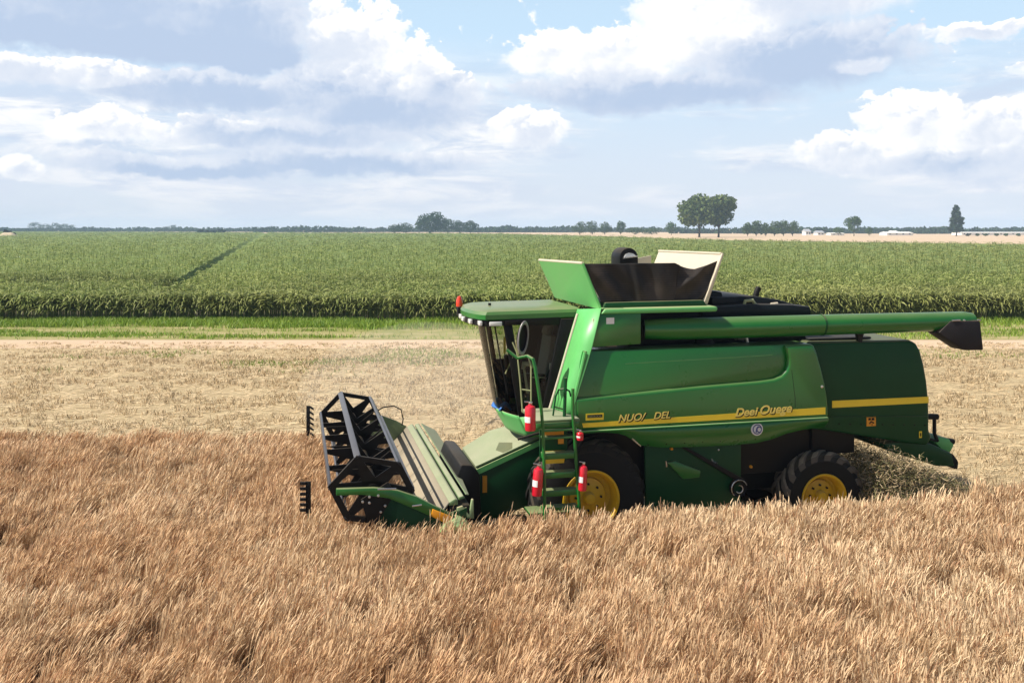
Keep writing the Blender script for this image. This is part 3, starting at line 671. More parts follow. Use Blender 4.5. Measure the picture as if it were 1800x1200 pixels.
# interior
st = MB().box((-0.62, 1.2, 2.45), (-0.2, 1.8, 2.58)).prism([(-0.30, 2.55), (-0.42, 2.55), (-0.30, 3.25), (-0.18, 3.25)], 1.22, 1.78).prism([(-0.26, 3.22), (-0.36, 3.24), (-0.30, 3.46), (-0.20, 3.46)], 1.33, 1.67).build('seat', 'seat', CH, 0.04)
MB().box((-0.55, 1.35, 2.0), (-0.25, 1.65, 2.45)).build('seat_base', 'interior', st, 0.02)
sw = MB().tube([(-0.93 + 0.06 * math.cos(R(a)), 1.5 + 0.2 * math.sin(R(a)), 2.80 + 0.16 * math.cos(R(a)) * 0.5) for a in range(0, 361, 20)], 0.016, 8, False).tube([(-0.98, 1.5, 2.0), (-0.93, 1.5, 2.79)], 0.045, 8)
sw.build('steering_wheel', 'interior', CH)
MB().box((-0.95, 1.0, 2.55), (-0.45, 1.14, 2.66)).box((-0.72, 0.95, 2.0), (-0.5, 1.18, 2.56)).build('console', 'interior', CH, 0.02)
MB().box((-1.10, 0.96, 2.72), (-1.04, 1.16, 2.98)).build('monitor', 'interior', CH, 0.015)
MB().box((-1.145, 0.92, 3.02), (-1.12, 0.98, 3.28)).build('yellow_tag', 'stripe', CH)
bag = MB().grid(lambda a, c: (-1.08 + 0.20 * (c - 0.5) + 0.03 * math.sin(7 * a), 1.15 + 0.6 * a, 2.08 + 0.12 * math.sin(math.pi * c) * (0.6 + 0.4 * math.sin(9 * a))), 14, 8).build('blue_cloth', 'blue', CH, solidify=0.02)
cu = MB().tube([(-0.86, 0.85, 2.78), (-0.84, 0.85, 2.86), (-0.74, 0.85, 2.86), (-0.70, 0.85, 2.80)], [0.03, 0.05, 0.045, 0.03], 10).tube([(-0.84, 0.86, 2.8), (-0.78, 0.86, 2.4)], 0.02, 8).build('control_lever', 'cream', CH)
MB().box((-0.42, 0.85, 2.72), (-0.36, 0.9, 2.86)).build('grab_handle', 'white', CH, 0.01)
MB().tube([(-0.72, 0.8, 2.66), (-0.42, 0.8, 2.64)], 0.012, 6).build('arm_rest_bar', 'chrome', CH)
# mirror
mi = MB().lathe([(0.001, 0.03), (0.09, 0.03), (0.10, 0.0), (0.10, 0.04), (0.06, 0.09), (0.001, 0.11)], (0, 0, 0), seg=24).build('mirror', 'interior', CH)
mi.scale = (0.85, 1, 2.1); mi.location = (-0.98, 0.35, 3.33); mi.rotation_euler = (R(2), R(6), R(28))
ms = MB().tube([(0.112 * math.cos(R(a)), -0.005, 0.112 * math.sin(R(a))) for a in range(0, 361, 15)], 0.014, 8, False).build('mirror_shell', 'mirror', mi)
MB().tube([(-1.12, 0.45, 3.26), (-1.06, 0.4, 3.10), (-1.02, 0.38, 2.7), (-0.98, 0.38, 2.2)], 0.011, 6).tube([(-0.90, 0.36, 3.05), (-0.86, 0.33, 2.9), (-0.86, 0.33, 2.3)], 0.011, 6).tube([(-1.0, 0.38, 2.55), (-0.86, 0.34, 2.53)], 0.012, 6).build('mirror_arm', 'rail', CH)

# --- ladder, platform and rails
ld = MB()
rail_l = [(-1.02, -0.1, 3.12), (-0.99, -0.3, 3.10), (-0.965, -0.33, 2.98), (-0.92, -0.35, 2.65), (-0.875, -0.35, 2.35), (-0.855, -0.35, 2.1), (-0.835, -0.36, 1.5), (-0.835, -0.38, 0.8)]
rail_r = [(-0.40, -0.34, 2.66), (-0.405, -0.34, 2.3), (-0.385, -0.35, 2.05), (-0.35, -0.36, 1.5), (-0.305, -0.38, 0.82)]
ld = MB().tube([(-1.30, 0.05, 3.20), (-1.15, 0.0, 3.08)] + rail_l, 0.024, 10).tube(rail_r, 0.024, 10).build('ladder', 'green', CH)
for w, h in ((2.08, 0.03), (1.97, 0.03), (1.735, 0.085), (1.46, 0.085), (1.20, 0.085), (0.96, 0.06)):
    k = (2.1 - w) / 1.2
    MB().box((-0.85, -0.36, w - h), (-0.385 + 0.07 * k, -0.20, w)).build('step', 'green', ld, 0.008)
pf = MB().box((-0.95, -0.30, 2.17), (-0.28, 0.60, 2.21)).build('platform', 'dustplate', CH, 0.01)
MB().box((-0.93, -0.31, 2.09), (-0.30, -0.27, 2.17)).build('platform_edge', 'green', pf, 0.006)
MB().box((-0.82, -0.05, 1.55), (-0.40, -0.02, 2.05)).build('step_riser', 'green_dark', CH)
rz_ = bpy.data.objects['step_riser']
MB().prism([(-0.79, 1.99), (-0.46, 1.99), (-0.46, 1.80), (-0.545, 1.80), (-0.545, 1.88), (-0.79, 1.88)], -0.07, -0.055).build('yellow_plate', 'orange', rz_)
MB().prism([(-0.76, 1.70), (-0.44, 1.70), (-0.46, 1.52), (-0.76, 1.52)], -0.085, -0.055).build('yellow_plate', 'yellow', rz_)
MB().box((-1.0, -0.15, 0.80), (-0.38, 0.2, 0.83)).build('bottom_step', 'green', ld, 0.01)
MB().tube([(-0.46, -0.1, 2.2), (-0.44, -0.1, 2.78)], 0.026, 8).tube([(-0.62, -0.05, 2.22), (-0.58, -0.05, 2.5), (-0.53, -0.05, 2.60), (-0.45, -0.1, 2.62), (-0.38, -0.1, 2.58), (-0.36, -0.1, 2.5)], 0.014, 8).tube([(-0.60, -0.05, 2.35), (-0.46, -0.08, 2.31)], 0.012, 6).build('hand_rail', 'green_dark', CH)

# --- feeder house
fh = MB().prism([(-1.66, 1.20), (-1.56, 1.27), (-1.1, 1.50), (-0.6, 1.66), (-0.45, 1.66), (-0.45, 0.75), (-1.2, 0.45), (-1.75, 0.42)], 0.9, 2.2).build('feeder_house', 'green_dark', CH, 0.02)
MB().plate([(-1.60, 0.88, 1.275), (-0.55, 0.88, 1.69), (-0.42, 2.2, 1.68), (-1.1, 2.2, 1.53), (-1.58, 2.2, 1.26)], 0.02).build('feeder_top_plate', 'dustplate', fh)
MB().plate([(-1.62, 0.86, 1.24), (-0.55, 0.86, 1.66), (-0.55, 0.86, 1.58), (-1.64, 0.86, 1.14)], 0.03).build('feeder_flange', 'green_lit', fh)
MB().box((-1.50, 0.87, 0.88), (-1.43, 0.895, 1.14)).build('yellow_tag', 'orange', fh)
MB().prism([(-1.95, 1.15), (-1.86, 1.38), (-1.70, 1.36), (-1.58, 1.22), (-1.55, 0.5), (-1.95, 0.5)], 0.7, 2.4).build('feeder_adapter', 'black', fh, 0.03)

# --- header (cutting table)
V0, V1 = -0.5, 4.6
MB().add([(u, v, w) for v in (V0, V1) for u, w in ((-3.15, 0.50), (-2.98, 0.58), (-2.82, 0.67), (-2.66, 0.78), (-2.50, 0.90), (-2.36, 1.03), (-2.245, 1.17))],
              [(i, i + 1, i + 8, i + 7) for i in range(6)], True).build('header_trough', 'trough', CH, solidify=0.02)
MB().prism([(-2.25, 1.17), (-2.16, 1.22), (-2.12, 1.20), (-2.12, 1.13), (-2.25, 1.12)], V0, V1).build('header_beam', 'dustplate', CH, 0.012)
MB().prism([(-2.095, 1.205), (-2.03, 1.225), (-2.0, 1.19), (-2.09, 1.16)], V0 + 0.1, V1).build('header_rib', 'dustplate', CH, 0.008)
MB().plate([(-1.975, V0 + 0.2, 1.205), (-1.93, V0 + 0.25, 1.18), (-1.83, 1.0, 1.12), (-1.72, 2.6, 1.07), (-1.70, V1, 1.06), (-1.975, V1, 1.21)], 0.015).build('header_top_plate', 'dustplate', CH)
MB().box((-2.24, V0, 0.5), (-1.95, V1, 1.12)).build('header_frame', 'black', CH, 0.02)
# near end sheet, arm, divider
MB().prism([(-3.05, 1.30), (-2.7, 1.22), (-2.3, 1.02), (-2.0, 1.10), (-1.98, 0.62), (-2.4, 0.48), (-3.3, 0.48), (-3.4, 0.75)], V0 - 0.04, V0).build('end_sheet', 'green_dark', CH, 0.01)
ea = MB().prism([(-3.80, 1.49), (-3.3, 1.475), (-2.98, 1.42), (-2.72, 1.32), (-2.48, 1.18), (-2.20, 1.03), (-2.24, 0.95), (-2.55, 1.05), (-2.85, 1.20), (-3.1, 1.32), (-3.45, 1.39), (-3.80, 1.40)], V0 - 0.13, V0 - 0.05).build('reel_arm', 'green', CH, 0.012)
MB().prism([(-2.50, 1.14), (-2.24, 1.02), (-2.20, 0.94), (-2.30, 0.92), (-2.52, 1.04)], V0 - 0.15, V0 - 0.04).build('arm_tip', 'orange', ea, 0.01)
MB().tube([(-3.25, V0 - 0.15, 1.46), (-3.0, V0 - 0.15, 1.45)], 0.014, 6).tube([(-2.78, V0 - 0.15, 1.20), (-2.65, V0 - 0.15, 1.21)], 0.012, 6).build('arm_rod', 'chrome', ea)
MB().grid(lambda a, c: (-2.42 + 0.52 * a, V0 - 0.3 + 0.5 * c, 0.80 + 0.20 * math.sin(math.pi * min(a * 1.1, 1)) ** 0.6 * math.sin(math.pi * c) ** 0.5), 16, 12).build('crop_divider', 'green_lit', CH, solidify=0.01)
MB().prism([(-2.14, 1.10), (-2.06, 1.12), (-1.97, 0.99), (-1.93, 1.20), (-1.905, 1.20), (-1.9, 0.93), (-2.14, 0.97)], V0 - 0.04, V0 + 0.03).build('corner_bracket', 'green_olive', CH, 0.008)
# far end sheet
MB().prism([(-2.95, 1.42), (-2.72, 1.40), (-2.45, 1.29), (-2.2, 1.14), (-2.2, 0.6), (-3.0, 0.5)], V1, V1 + 0.04).build('far_end_sheet', 'green_olive', CH, 0.01)
MB().tube([(-2.85, V1, 1.48), (-2.7, V1, 1.56), (-2.5, V1, 1.58), (-2.36, V1, 1.5), (-2.32, V1, 1.32), (-2.34, V1, 1.2)], 0.012, 8).build('hydraulic_hose', 'black', CH)
# reel
HEX = [(-3.88, 1.49), (-3.51, 1.87), (-2.94, 1.75), (-2.75, 1.37), (-3.12, 0.94), (-3.66, 1.04)]
RC = (-3.30, 1.42)
reel = MB().tube([(RC[0], V0, RC[1]), (RC[0], V1, RC[1])], 0.075, 16).build('reel', 'reel', CH)
for i, (u, w) in enumerate(HEX):
    du, dw = u - RC[0], w - RC[1]; L_ = math.hypot(du, dw); du /= L_; dw /= L_
    nu, nw = -dw, du
    a, b_ = 0.045, 0.018
    pts = [(u + nu * a + du * b_, w + nw * a + dw * b_), (u - nu * a + du * b_, w - nw * a + dw * b_), (u - nu * a - du * b_, w - nw * a - dw * b_), (u + nu * a - du * b_, w + nw * a - dw * b_)]
    MB().prism(pts, V0, V1).build('bat', 'bat', reel, 0.006)
NS = 6
for k in range(NS):
    v = V0 + 0.02 + (V1 - V0 - 0.04) * k / (NS - 1)
    sp_ = MB()
    for i, (u, w) in enumerate(HEX):
        du, dw = u - RC[0], w - RC[1]; L_ = math.hypot(du, dw); du /= L_; dw /= L_
        nu, nw = -dw, du
        h = 0.12; e = 0.03
        sp_.prism([(RC[0] + nu * h, RC[1] + nw * h), (u + nu * e, w + nw * e), (u - nu * e, w - nw * e), (RC[0] - nu * h, RC[1] - nw * h)], v - 0.012, v + 0.012)
    if k in (0, NS - 1):
        for i in range(6):
            (u0, w0), (u1, w1) = HEX[i], HEX[(i + 1) % 6]
            f = 0.87
            p = lambda u, w, q: (RC[0] + (u - RC[0]) * q, RC[1] + (w - RC[1]) * q)
            sp_.prism([p(u0, w0, 1.05), p(u1, w1, 1.05), p(u1, w1, f), p(u0, w0, f)], v - 0.02, v + 0.02)
    sp_.build('spider', 'reel', reel)
for k in range(3):                                    # slanted stays between the bats
    v = V0 + 0.9 + k * 1.5
    mb = MB()
    for i, (u, w) in enumerate(HEX):
        mb.prism([(u, w), (RC[0], RC[1] + 0.06), (RC[0], RC[1] - 0.06)], v, v + 0.015, [(u, w), (RC[0], RC[1] + 0.06), (RC[0], RC[1] - 0.06)])
    mb.build('reel_stay', 'reel', reel)
drv = MB().prism([(-3.47, 1.3), (-3.1, 1.52), (-2.95, 1.3), (-3.0, 0.9), (-3.2, 0.75), (-3.35, 0.9)], V0 - 0.04, V0 - 0.02).build('reel_drive_plate', 'reel', CH, 0.006)
for u, w in ((-3.36, 1.36), (-3.24, 1.37), (-3.36, 1.28), (-3.2, 1.12), (-3.45, 1.30), (-3.14, 1.2)): MB().lathe([(0.001, -0.02), (0.016, -0.015), (0.018, 0.01)], (u, V0 - 0.05 - 0.09 * (w > 1.25), w), seg=8).build('bolt', 'chrome', drv)

# --- fire extinguishers carried on the ladder
def to_world(u, v, w): return (OX + u * CO - v * SI, OY + u * SI + v * CO, w)
def extinguisher(u, v, w, r, h, label, tilt=0.0, hose=True):
    root_ = empty('fire_extinguisher', to_world(u, v, w), TH)
    root_.rotation_euler = (0, tilt, TH)
    tag(root_, label, 'fire extinguisher', 'red fire extinguishers hung on the ladder')
    MB().lathe([(0.001, 0), (r * 0.9, 0.0), (r, 0.02), (r, h * 0.82), (r * 0.85, h * 0.9), (r * 0.4, h * 0.95), (r * 0.35, h)], (0, 0, 0), 'w', 20).build('cylinder', 'red', root_)
    MB().box((-r * 0.3, -0.02, h), (r * 0.3, 0.02, h + 0.03)).tube([(-r * 1.1, 0, h + 0.035), (r * 0.4, 0, h + 0.02)], 0.009, 6).build('valve', 'chrome', root_, 0.004)
    MB().grid(lambda a, c: (-(r + 0.002) * math.cos(R(-20 + 95 * a)), -(r + 0.002) * math.sin(R(-20 + 95 * a)), h * (0.32 + 0.22 * c)), 8, 2).build('label', 'white', root_)
    if hose: MB().tube([(-r * 0.5, 0, h + 0.02), (-r * 1.35, 0, h * 0.9), (-r * 1.5, 0, h * 0.5), (-r * 1.2, -0.01, h * 0.12)], 0.010, 8).build('hose', 'black', root_)
    return root_
extinguisher(-1.06, -0.42, 2.10, 0.078, 0.38, 'plain red fire extinguisher hung upright beside the cab door, highest of them', 0, False)
extinguisher(-0.97, -0.44, 1.17, 0.075, 0.42, 'red fire extinguisher with black hose and white label hanging left of the lower ladder rungs', R(4))
extinguisher(-0.29, -0.44, 1.20, 0.062, 0.38, 'red fire extinguisher hanging right of the ladder in front of the yellow front rim', R(3), False)
extinguisher(-0.31, -0.40, 1.92, 0.05, 0.12, 'smallest red fire extinguisher, a short one right of the upper ladder steps', 0, False)

# --- toothed bars standing in the crop ahead of the reel
def comb(loc, h, label, flip):
    root_ = empty('toothed_bar', loc); tag(root_, label, 'toothed bar', 'black toothed bars standing ahead of the reel')
    sx = 1 if flip else -1
    MB().box((-0.035, -0.014, -0.03), (0.035, 0.014, h)).build('spine', 'black', root_, 0.004)
    MB().box((-0.010, -0.010, -1.02), (0.010, 0.010, -0.03)).build('post', 'rail', root_)
    for k in range(6):
        z = h - k * (h - 0.045) / 5
        dz = -0.05 if flip else 0.0
        MB().plate([(sx * 0.03, -0.012, z), (sx * 0.11, -0.012, z + dz), (sx * 0.11, -0.012, z + dz - 0.04), (sx * 0.03, -0.012, z - 0.04)], 0.024).build('tooth', 'black', root_)
    return root_
comb((-4.02, 18.4, 0.93), 0.56, 'upright black toothed bar at the crop edge beyond the reel', True)
comb((-2.86, 13.1, 1.02), 0.42, 'upright black toothed bar with square teeth in the standing wheat left of the reel', False)

# ================================================================== ribbons (blades, leaves) in bulk
def vnoise(x, y, seed=0):
    r = np.random.default_rng(seed).random((256, 256))
    xi = np.floor(x).astype(int); yi = np.floor(y).astype(int)
    fx = x - xi; fy = y - yi; fx = fx * fx * (3 - 2 * fx); fy = fy * fy * (3 - 2 * fy)
    g = lambda a, b_: r[a % 256, b_ % 256]
    return (g(xi, yi) * (1 - fx) + g(xi + 1, yi) * fx) * (1 - fy) + (g(xi, yi + 1) * (1 - fx) + g(xi + 1, yi + 1) * fx) * fy
def fbm(x, y, seed=0, oct_=4):
    s = 0; a = 0.5; t_ = 0
    for i in range(oct_):
        s = s + a * vnoise(x * 2 ** i, y * 2 ** i, seed + i); t_ += a; a *= 0.5
    return s / t_
def ribbons(P, W, side, colr):
    """P (N,K,3) spine, W (N,K) half widths, side (N,3), colr (N,3) -> verts, quads, colours"""
    N, K, _ = P.shape
    off = side[:, None, :] * W[:, :, None]
    V = np.stack([P - off, P + off], axis=2).reshape(-1, 3)
    base_ = (np.arange(N) * K * 2)[:, None]
    k = np.arange(K - 1)[None, :] * 2
    i0 = base_ + k
    Q = np.stack([i0, i0 + 1, i0 + 3, i0 + 2], axis=2).reshape(-1, 4)
    C = np.repeat(colr, K * 2, axis=0)
    return V, Q, C
def blade_mesh(name, packs, mat, parent=None):
    V = np.concatenate([p[0] for p in packs]); C = np.concatenate([p[2] for p in packs])
    o = 0; Qs = []
    for p in packs: Qs.append(p[1] + o); o += len(p[0])
    Q = np.concatenate(Qs)
    me = bpy.data.meshes.new(name)
    me.vertices.add(len(V)); me.vertices.foreach_set('co', V.astype(np.float32).ravel())
    me.loops.add(Q.size); me.loops.foreach_set('vertex_index', Q.astype(np.int32).ravel())
    me.polygons.add(len(Q)); me.polygons.foreach_set('loop_start', np.arange(0, Q.size, 4, dtype=np.int32))
    me.update(calc_edges=True)
    at = me.attributes.new('Col', 'FLOAT_COLOR', 'POINT')
    at.data.foreach_set('color', np.concatenate([C, np.ones((len(C), 1))], 1).astype(np.float32).ravel())
    me.polygons.foreach_set('use_smooth', np.ones(len(Q), dtype=bool))
    me.materials.append(M[mat])
    ob = bpy.data.objects.new(name, me); col.objects.link(ob)
    if parent: ob.parent = parent
    return ob
def unit(a): return a / np.linalg.norm(a, axis=-1, keepdims=True)
def local_uv(x, y):
    dx_, dy_ = x - OX, y - OY
    return dx_ * CO + dy_ * SI, -dx_ * SI + dy_ * CO

# ---- standing wheat
def wheat_inside(x, y):
    u, v = local_uv(x, y)
    e = (fbm(x * 1.7, y * 1.7, 91, 3) - 0.5) * 0.3
    uncut = (v < -0.72 + e * 0.5) | ((u < -3.0 + e) & (y < WHEAT_FAR + e * 0.2))
    return uncut & (np.abs(x) < 0.60 * y + 4.5)
N0 = 45000                                           # candidate tillers; each grows a bunch of stalks
ty_ = 6.6 + (19.2 - 6.6) * rng.random(N0) ** 1.15
tx_ = (rng.random(N0) * 2 - 1) * (0.6 * ty_ + 4.5)
keep = wheat_inside(tx_, ty_)
tx_, ty_ = tx_[keep], ty_[keep]
_, vv = local_uv(tx_, ty_)
edge = np.exp(-np.clip((-0.72 - vv) / 0.9, 0, 9) ** 2) * (tx_ > -3)          # dense fringe of crop along the machine
gap = 0.82 * fbm(tx_ * 5.6 + 40, ty_ * 2.2 + 9, 17, 3) + 0.18 * fbm(tx_ * 1.2 + 4, ty_ * 0.9 + 19, 19, 2) + 0.16 * edge
keep = rng.random(len(tx_)) < np.clip((gap - 0.425 - 0.03 * np.clip((12.5 - ty_) / 4, 0, 1)) * 9.0, 0.03, 1)
tx_, ty_, gap, edge = tx_[keep], ty_[keep], gap[keep], edge[keep]
NT = len(tx_); PER = 30
right_t = np.clip((tx_ + 0.5) / 4.0, 0, 1)
lean_t = (0.34 - 0.16 * right_t) + (fbm(tx_ * 0.5 + 5, ty_ * 0.5, 23, 3) - 0.5) * 0.4 + rng.normal(0, 0.12, NT) + right_t * rng.normal(0, 0.16, NT)
leany_t = (fbm(tx_ * 0.6, ty_ * 0.6 + 30, 29, 3) - 0.5) * 0.5 + rng.normal(0, 0.12, NT) + right_t * rng.normal(0, 0.14, NT)
h_t = (0.83 + 0.03 * edge) * (0.87 + 0.16 * fbm(tx_ * 2.2, ty_ * 1.2, 11, 3)) * (1 + rng.normal(0, 1, NT) * np.clip(0.075 - 0.006 * (ty_ - 12), 0.03, 0.075)) * np.clip(0.76 + (gap - 0.40) * 2.2, 0.68, 1.0)
uu, vv = local_uv(tx_, ty_)
h_t = h_t * (1 - 0.13 * np.exp(-((uu - 3.9) / 1.6) ** 2) * np.exp(-np.clip((-0.7 - vv) / 1.3, 0, 9) ** 2))
tone_t = rng.normal(0, 0.16, (NT, 1)); tone2_t = 1 + rng.normal(0, 0.09, (NT, 1))
ix = np.repeat(np.arange(NT), PER)
N = len(ix)
loose = rng.random(N) < 0.15
sp_ = np.where(loose, 0.10, 0.036)
xx = tx_[ix] + rng.normal(0, 1, N) * sp_; yy = ty_[ix] + rng.normal(0, 1, N) * sp_
right_side = right_t[ix]
lean = lean_t[ix] + rng.normal(0, 0.075, N) * np.where(loose, 2.2, 1)
leany = leany_t[ix] + rng.normal(0, 0.075, N) * np.where(loose, 2.2, 1)
h = h_t[ix] * (1 + rng.normal(0, 0.06, N))
K = 5
t_ = np.linspace(0, 1, K)[None, :]
P = np.zeros((N, K, 3))
bend = t_ ** 1.3
P[:, :, 0] = xx[:, None] + lean[:, None] * h[:, None] * bend * 0.75
P[:, :, 1] = yy[:, None] + leany[:, None] * h[:, None] * bend * 0.75
P[:, :, 2] = h[:, None] * (t_ - 0.10 * (lean[:, None] ** 2 + leany[:, None] ** 2) * t_ ** 2)
W = np.array([0.0019, 0.0021, 0.0021, 0.0021, 0.0017])[None, :] * (0.75 + 0.035 * yy[:, None])
ang = rng.normal(0, 0.7, N)
side = np.stack([np.cos(ang), np.sin(ang), np.zeros(N)], 1)
cl = fbm(xx * 0.35 + 60, yy * 0.5, 41, 3)[:, None]
q = rng.random((N, 1))
warm = np.array([0.59, 0.375, 0.20]); pale = np.array([0.77, 0.59, 0.375]); brown = np.array([0.40, 0.225, 0.125])
mixw = np.clip(0.30 + tone_t[ix] + 0.35 * (q - 0.5) + 0.55 * right_side[:, None] + (cl - 0.5) * 1.3, 0, 1)
colr = warm * (1 - mixw) + pale * mixw
br = (rng.random((N, 1)) < 0.16)
colr = np.where(br, brown * (0.8 + 0.5 * q), colr * (0.85 + 0.30 * rng.random((N, 1)))) * tone2_t[ix]
packs = [ribbons(P, W, side, colr)]
# ears
tip = P[:, -1]; d = unit(P[:, -1] - P[:, -2])
d2 = unit(d + np.stack([lean * 0.5 + rng.normal(0, 0.16, N), leany * 0.5 + rng.normal(0, 0.16, N), np.full(N, -0.08)], 1))
el_ = (0.085 + 0.03 * rng.random(N))[:, None]
PE = np.stack([tip, tip + d * el_ * 0.4, tip + d * el_ * 0.4 + d2 * el_ * 0.65], 1)
WE = np.array([0.0026, 0.0053, 0.0022])[None, :] * (0.75 + 0.035 * yy[:, None])
packs.append(ribbons(PE, WE, side, colr * 1.05))
# dry leaves hanging off some of the stalks
sel = rng.random(N) < 0.5
n2 = sel.sum(); a = rng.random(n2) * 6.283
hz = P[sel, 2] * 1.0
out = np.stack([np.cos(a), np.sin(a), np.zeros(n2)], 1)
ll = (0.10 + 0.14 * rng.random(n2))[:, None]
PL = np.stack([hz, hz + out * ll * 0.5 + np.array([0, 0, 0.05]), hz + out * ll + np.array([0, 0, -0.03])], 1)
WL = np.array([0.003, 0.0055, 0.0015])[None, :] * np.ones((n2, 1))
packs.append(ribbons(PL, WL, np.stack([-np.sin(a), np.cos(a), np.zeros(n2)], 1), colr[sel] * 0.95))
wheat = blade_mesh('standing_wheat', packs, 'straw')
tag(wheat, 'ripe tan wheat standing uncut in the foreground', 'wheat', None, 'stuff')

# ---- stubble rows
rows = []
ys = np.arange(8.0, 40.5, 0.32)
bx, by = [], []
for y0 in ys:
    half = 0.6 * y0 + 5
    n_ = int(half * 2 / 0.085)
    x_ = -half + 2 * half * rng.random(n_)
    bx.append(x_); by.append(y0 + 0.05 * np.sin(x_ * 0.8 + y0) + rng.normal(0, 0.045, n_))
bx = np.concatenate(bx); by = np.concatenate(by)
den = fbm(bx * 0.9, by * 1.6, 55, 3)
u_, v_ = local_uv(bx, by)
keep = (~((v_ < -0.6) | ((u_ < -2.6) & (by < WHEAT_FAR)))) & (den + 0.5 * (fbm(bx * 2.2, by * 2.6, 57, 2) - 0.5) > 0.47) & ~((u_ > -1.9) & (u_ < 4.6) & (v_ > -0.2) & (v_ < 3.2) & False)
bx, by = bx[keep], by[keep]
nb = 5
sx_ = np.repeat(bx, nb) + rng.normal(0, 0.035, len(bx) * nb); sy_ = np.repeat(by, nb) + rng.normal(0, 0.025, len(bx) * nb)
N = len(sx_)
hh = (0.05 + 0.09 * rng.random(N)) * np.where(sy_ > 36, 0.6, 1)
ln = rng.normal(0, 0.45, (N, 2))
P = np.zeros((N, 2, 3)); P[:, 0, 0] = sx_; P[:, 0, 1] = sy_
P[:, 1, 0] = sx_ + ln[:, 0] * hh; P[:, 1, 1] = sy_ + ln[:, 1] * hh; P[:, 1, 2] = hh
ang = rng.normal(0, 0.6, N); side = np.stack([np.cos(ang), np.sin(ang), np.zeros(N)], 1)
W = np.full((N, 2), 0.0045) * (0.6 + 0.03 * sy_[:, None])
q = rng.random((N, 1))
colr = (np.array([0.64, 0.47, 0.27]) * (1 - q) + np.array([0.74, 0.60, 0.39]) * q) * (0.75 + 0.4 * rng.random((N, 1)))
colr = np.where(rng.random((N, 1)) < 0.22, np.array([0.20, 0.145, 0.075]), colr)
packs = [ribbons(P, W, side, colr)]
# straw lying on the ground
N = 30000
sy_ = 9 + 31 * rng.random(N); sx_ = (rng.random(N) * 2 - 1) * (0.6 * sy_ + 5)
u_, v_ = local_uv(sx_, sy_)
k = (~((v_ < -0.6) | ((u_ < -2.6) & (sy_ < WHEAT_FAR)))); sx_, sy_ = sx_[k], sy_[k]; N = len(sx_)
a = rng.normal(0, 0.5, N); l_ = 0.08 + 0.22 * rng.random(N)
P = np.zeros((N, 2, 3)); P[:, 0, 0] = sx_; P[:, 0, 1] = sy_; P[:, 0, 2] = 0.02 + 0.05 * rng.random(N)
P[:, 1, 0] = sx_ + np.cos(a) * l_; P[:, 1, 1] = sy_ + np.sin(a) * l_; P[:, 1, 2] = 0.02 + 0.09 * rng.random(N)
side = np.stack([-np.sin(a) * .7, np.cos(a) * .7, np.full(N, .7)], 1)
packs.append(ribbons(P, np.full((N, 2), 0.007), side, np.array([0.62, 0.48, 0.29]) * (0.7 + 0.5 * rng.random((N, 1)))))
st_ = blade_mesh('stubble', packs, 'straw'); tag(st_, 'short pale stubble and loose straw in rows on the cut field', 'stubble', None, 'stuff')

# ---- weeds and verge grass
def grass(name, n, yfun, hfun, c0, c1, keepf, label):
    y = yfun(rng.random(n)); x = (rng.random(n) * 2 - 1) * (0.6 * y + 6)
    k = keepf(x, y); x, y = x[k], y[k]; n = len(x)
    hh = hfun(x, y) * (0.6 + 0.8 * rng.random(n))
    ln = rng.normal(0, 0.35, (n, 2))
    P = np.zeros((n, 3, 3))
    for j, f in enumerate((0, 0.55, 1.0)):
        P[:, j, 0] = x + ln[:, 0] * hh * f ** 1.6; P[:, j, 1] = y + ln[:, 1] * hh * f ** 1.6; P[:, j, 2] = hh * (f - 0.15 * f * f)
    W = np.array([0.014, 0.012, 0.003])[None, :] * np.ones((n, 1))
    ang = rng.normal(0, 0.8, n)
    q = rng.random((n, 1))
    return blade_mesh(name, [ribbons(P, W, np.stack([np.cos(ang), np.sin(ang), np.zeros(n)], 1), (np.array(c0) * (1 - q) + np.array(c1) * q) * (0.7 + 0.6 * rng.random((n, 1))))], 'leaf')
g = grass('verge_grass', 165000, lambda r: 41.6 + 8.2 * r, lambda x, y: np.where(y > 45.8, 0.30, 0.17), (0.13, 0.27, 0.018), (0.33, 0.42, 0.06),
          lambda x, y: rng.random(len(x)) < np.where(y > 46.6, np.clip(0.25 + (fbm(x * 0.3, y * 0.9, 73, 3) - 0.35) * 4, 0.15, 0.95), np.clip((fbm(x * 0.16, y * 1.3, 71, 3) - 0.56) * 6, 0.015, 0.6)) * (0.55 + 0.45 * (x < -6)), '')
tag(g, 'bright green grass verge along the foot of the maize', 'grass', None, 'stuff')
g = grass('field_weeds', 90000, lambda r: 29 + 10.5 * r, lambda x, y: 0.13 + 0 * x, (0.13, 0.24, 0.03), (0.28, 0.32, 0.07),
          lambda x, y: rng.random(len(x)) < np.clip((fbm(x * 0.30, y * 0.5, 77, 3) - 0.57) * 5, 0, 0.7) * np.exp(-((y - 35.5) / 2.2) ** 2) * (0.35 + .65 * (x < 4)), '')
tag(g, 'low green weeds scattered through the stubble near the track', 'weeds', None, 'stuff')

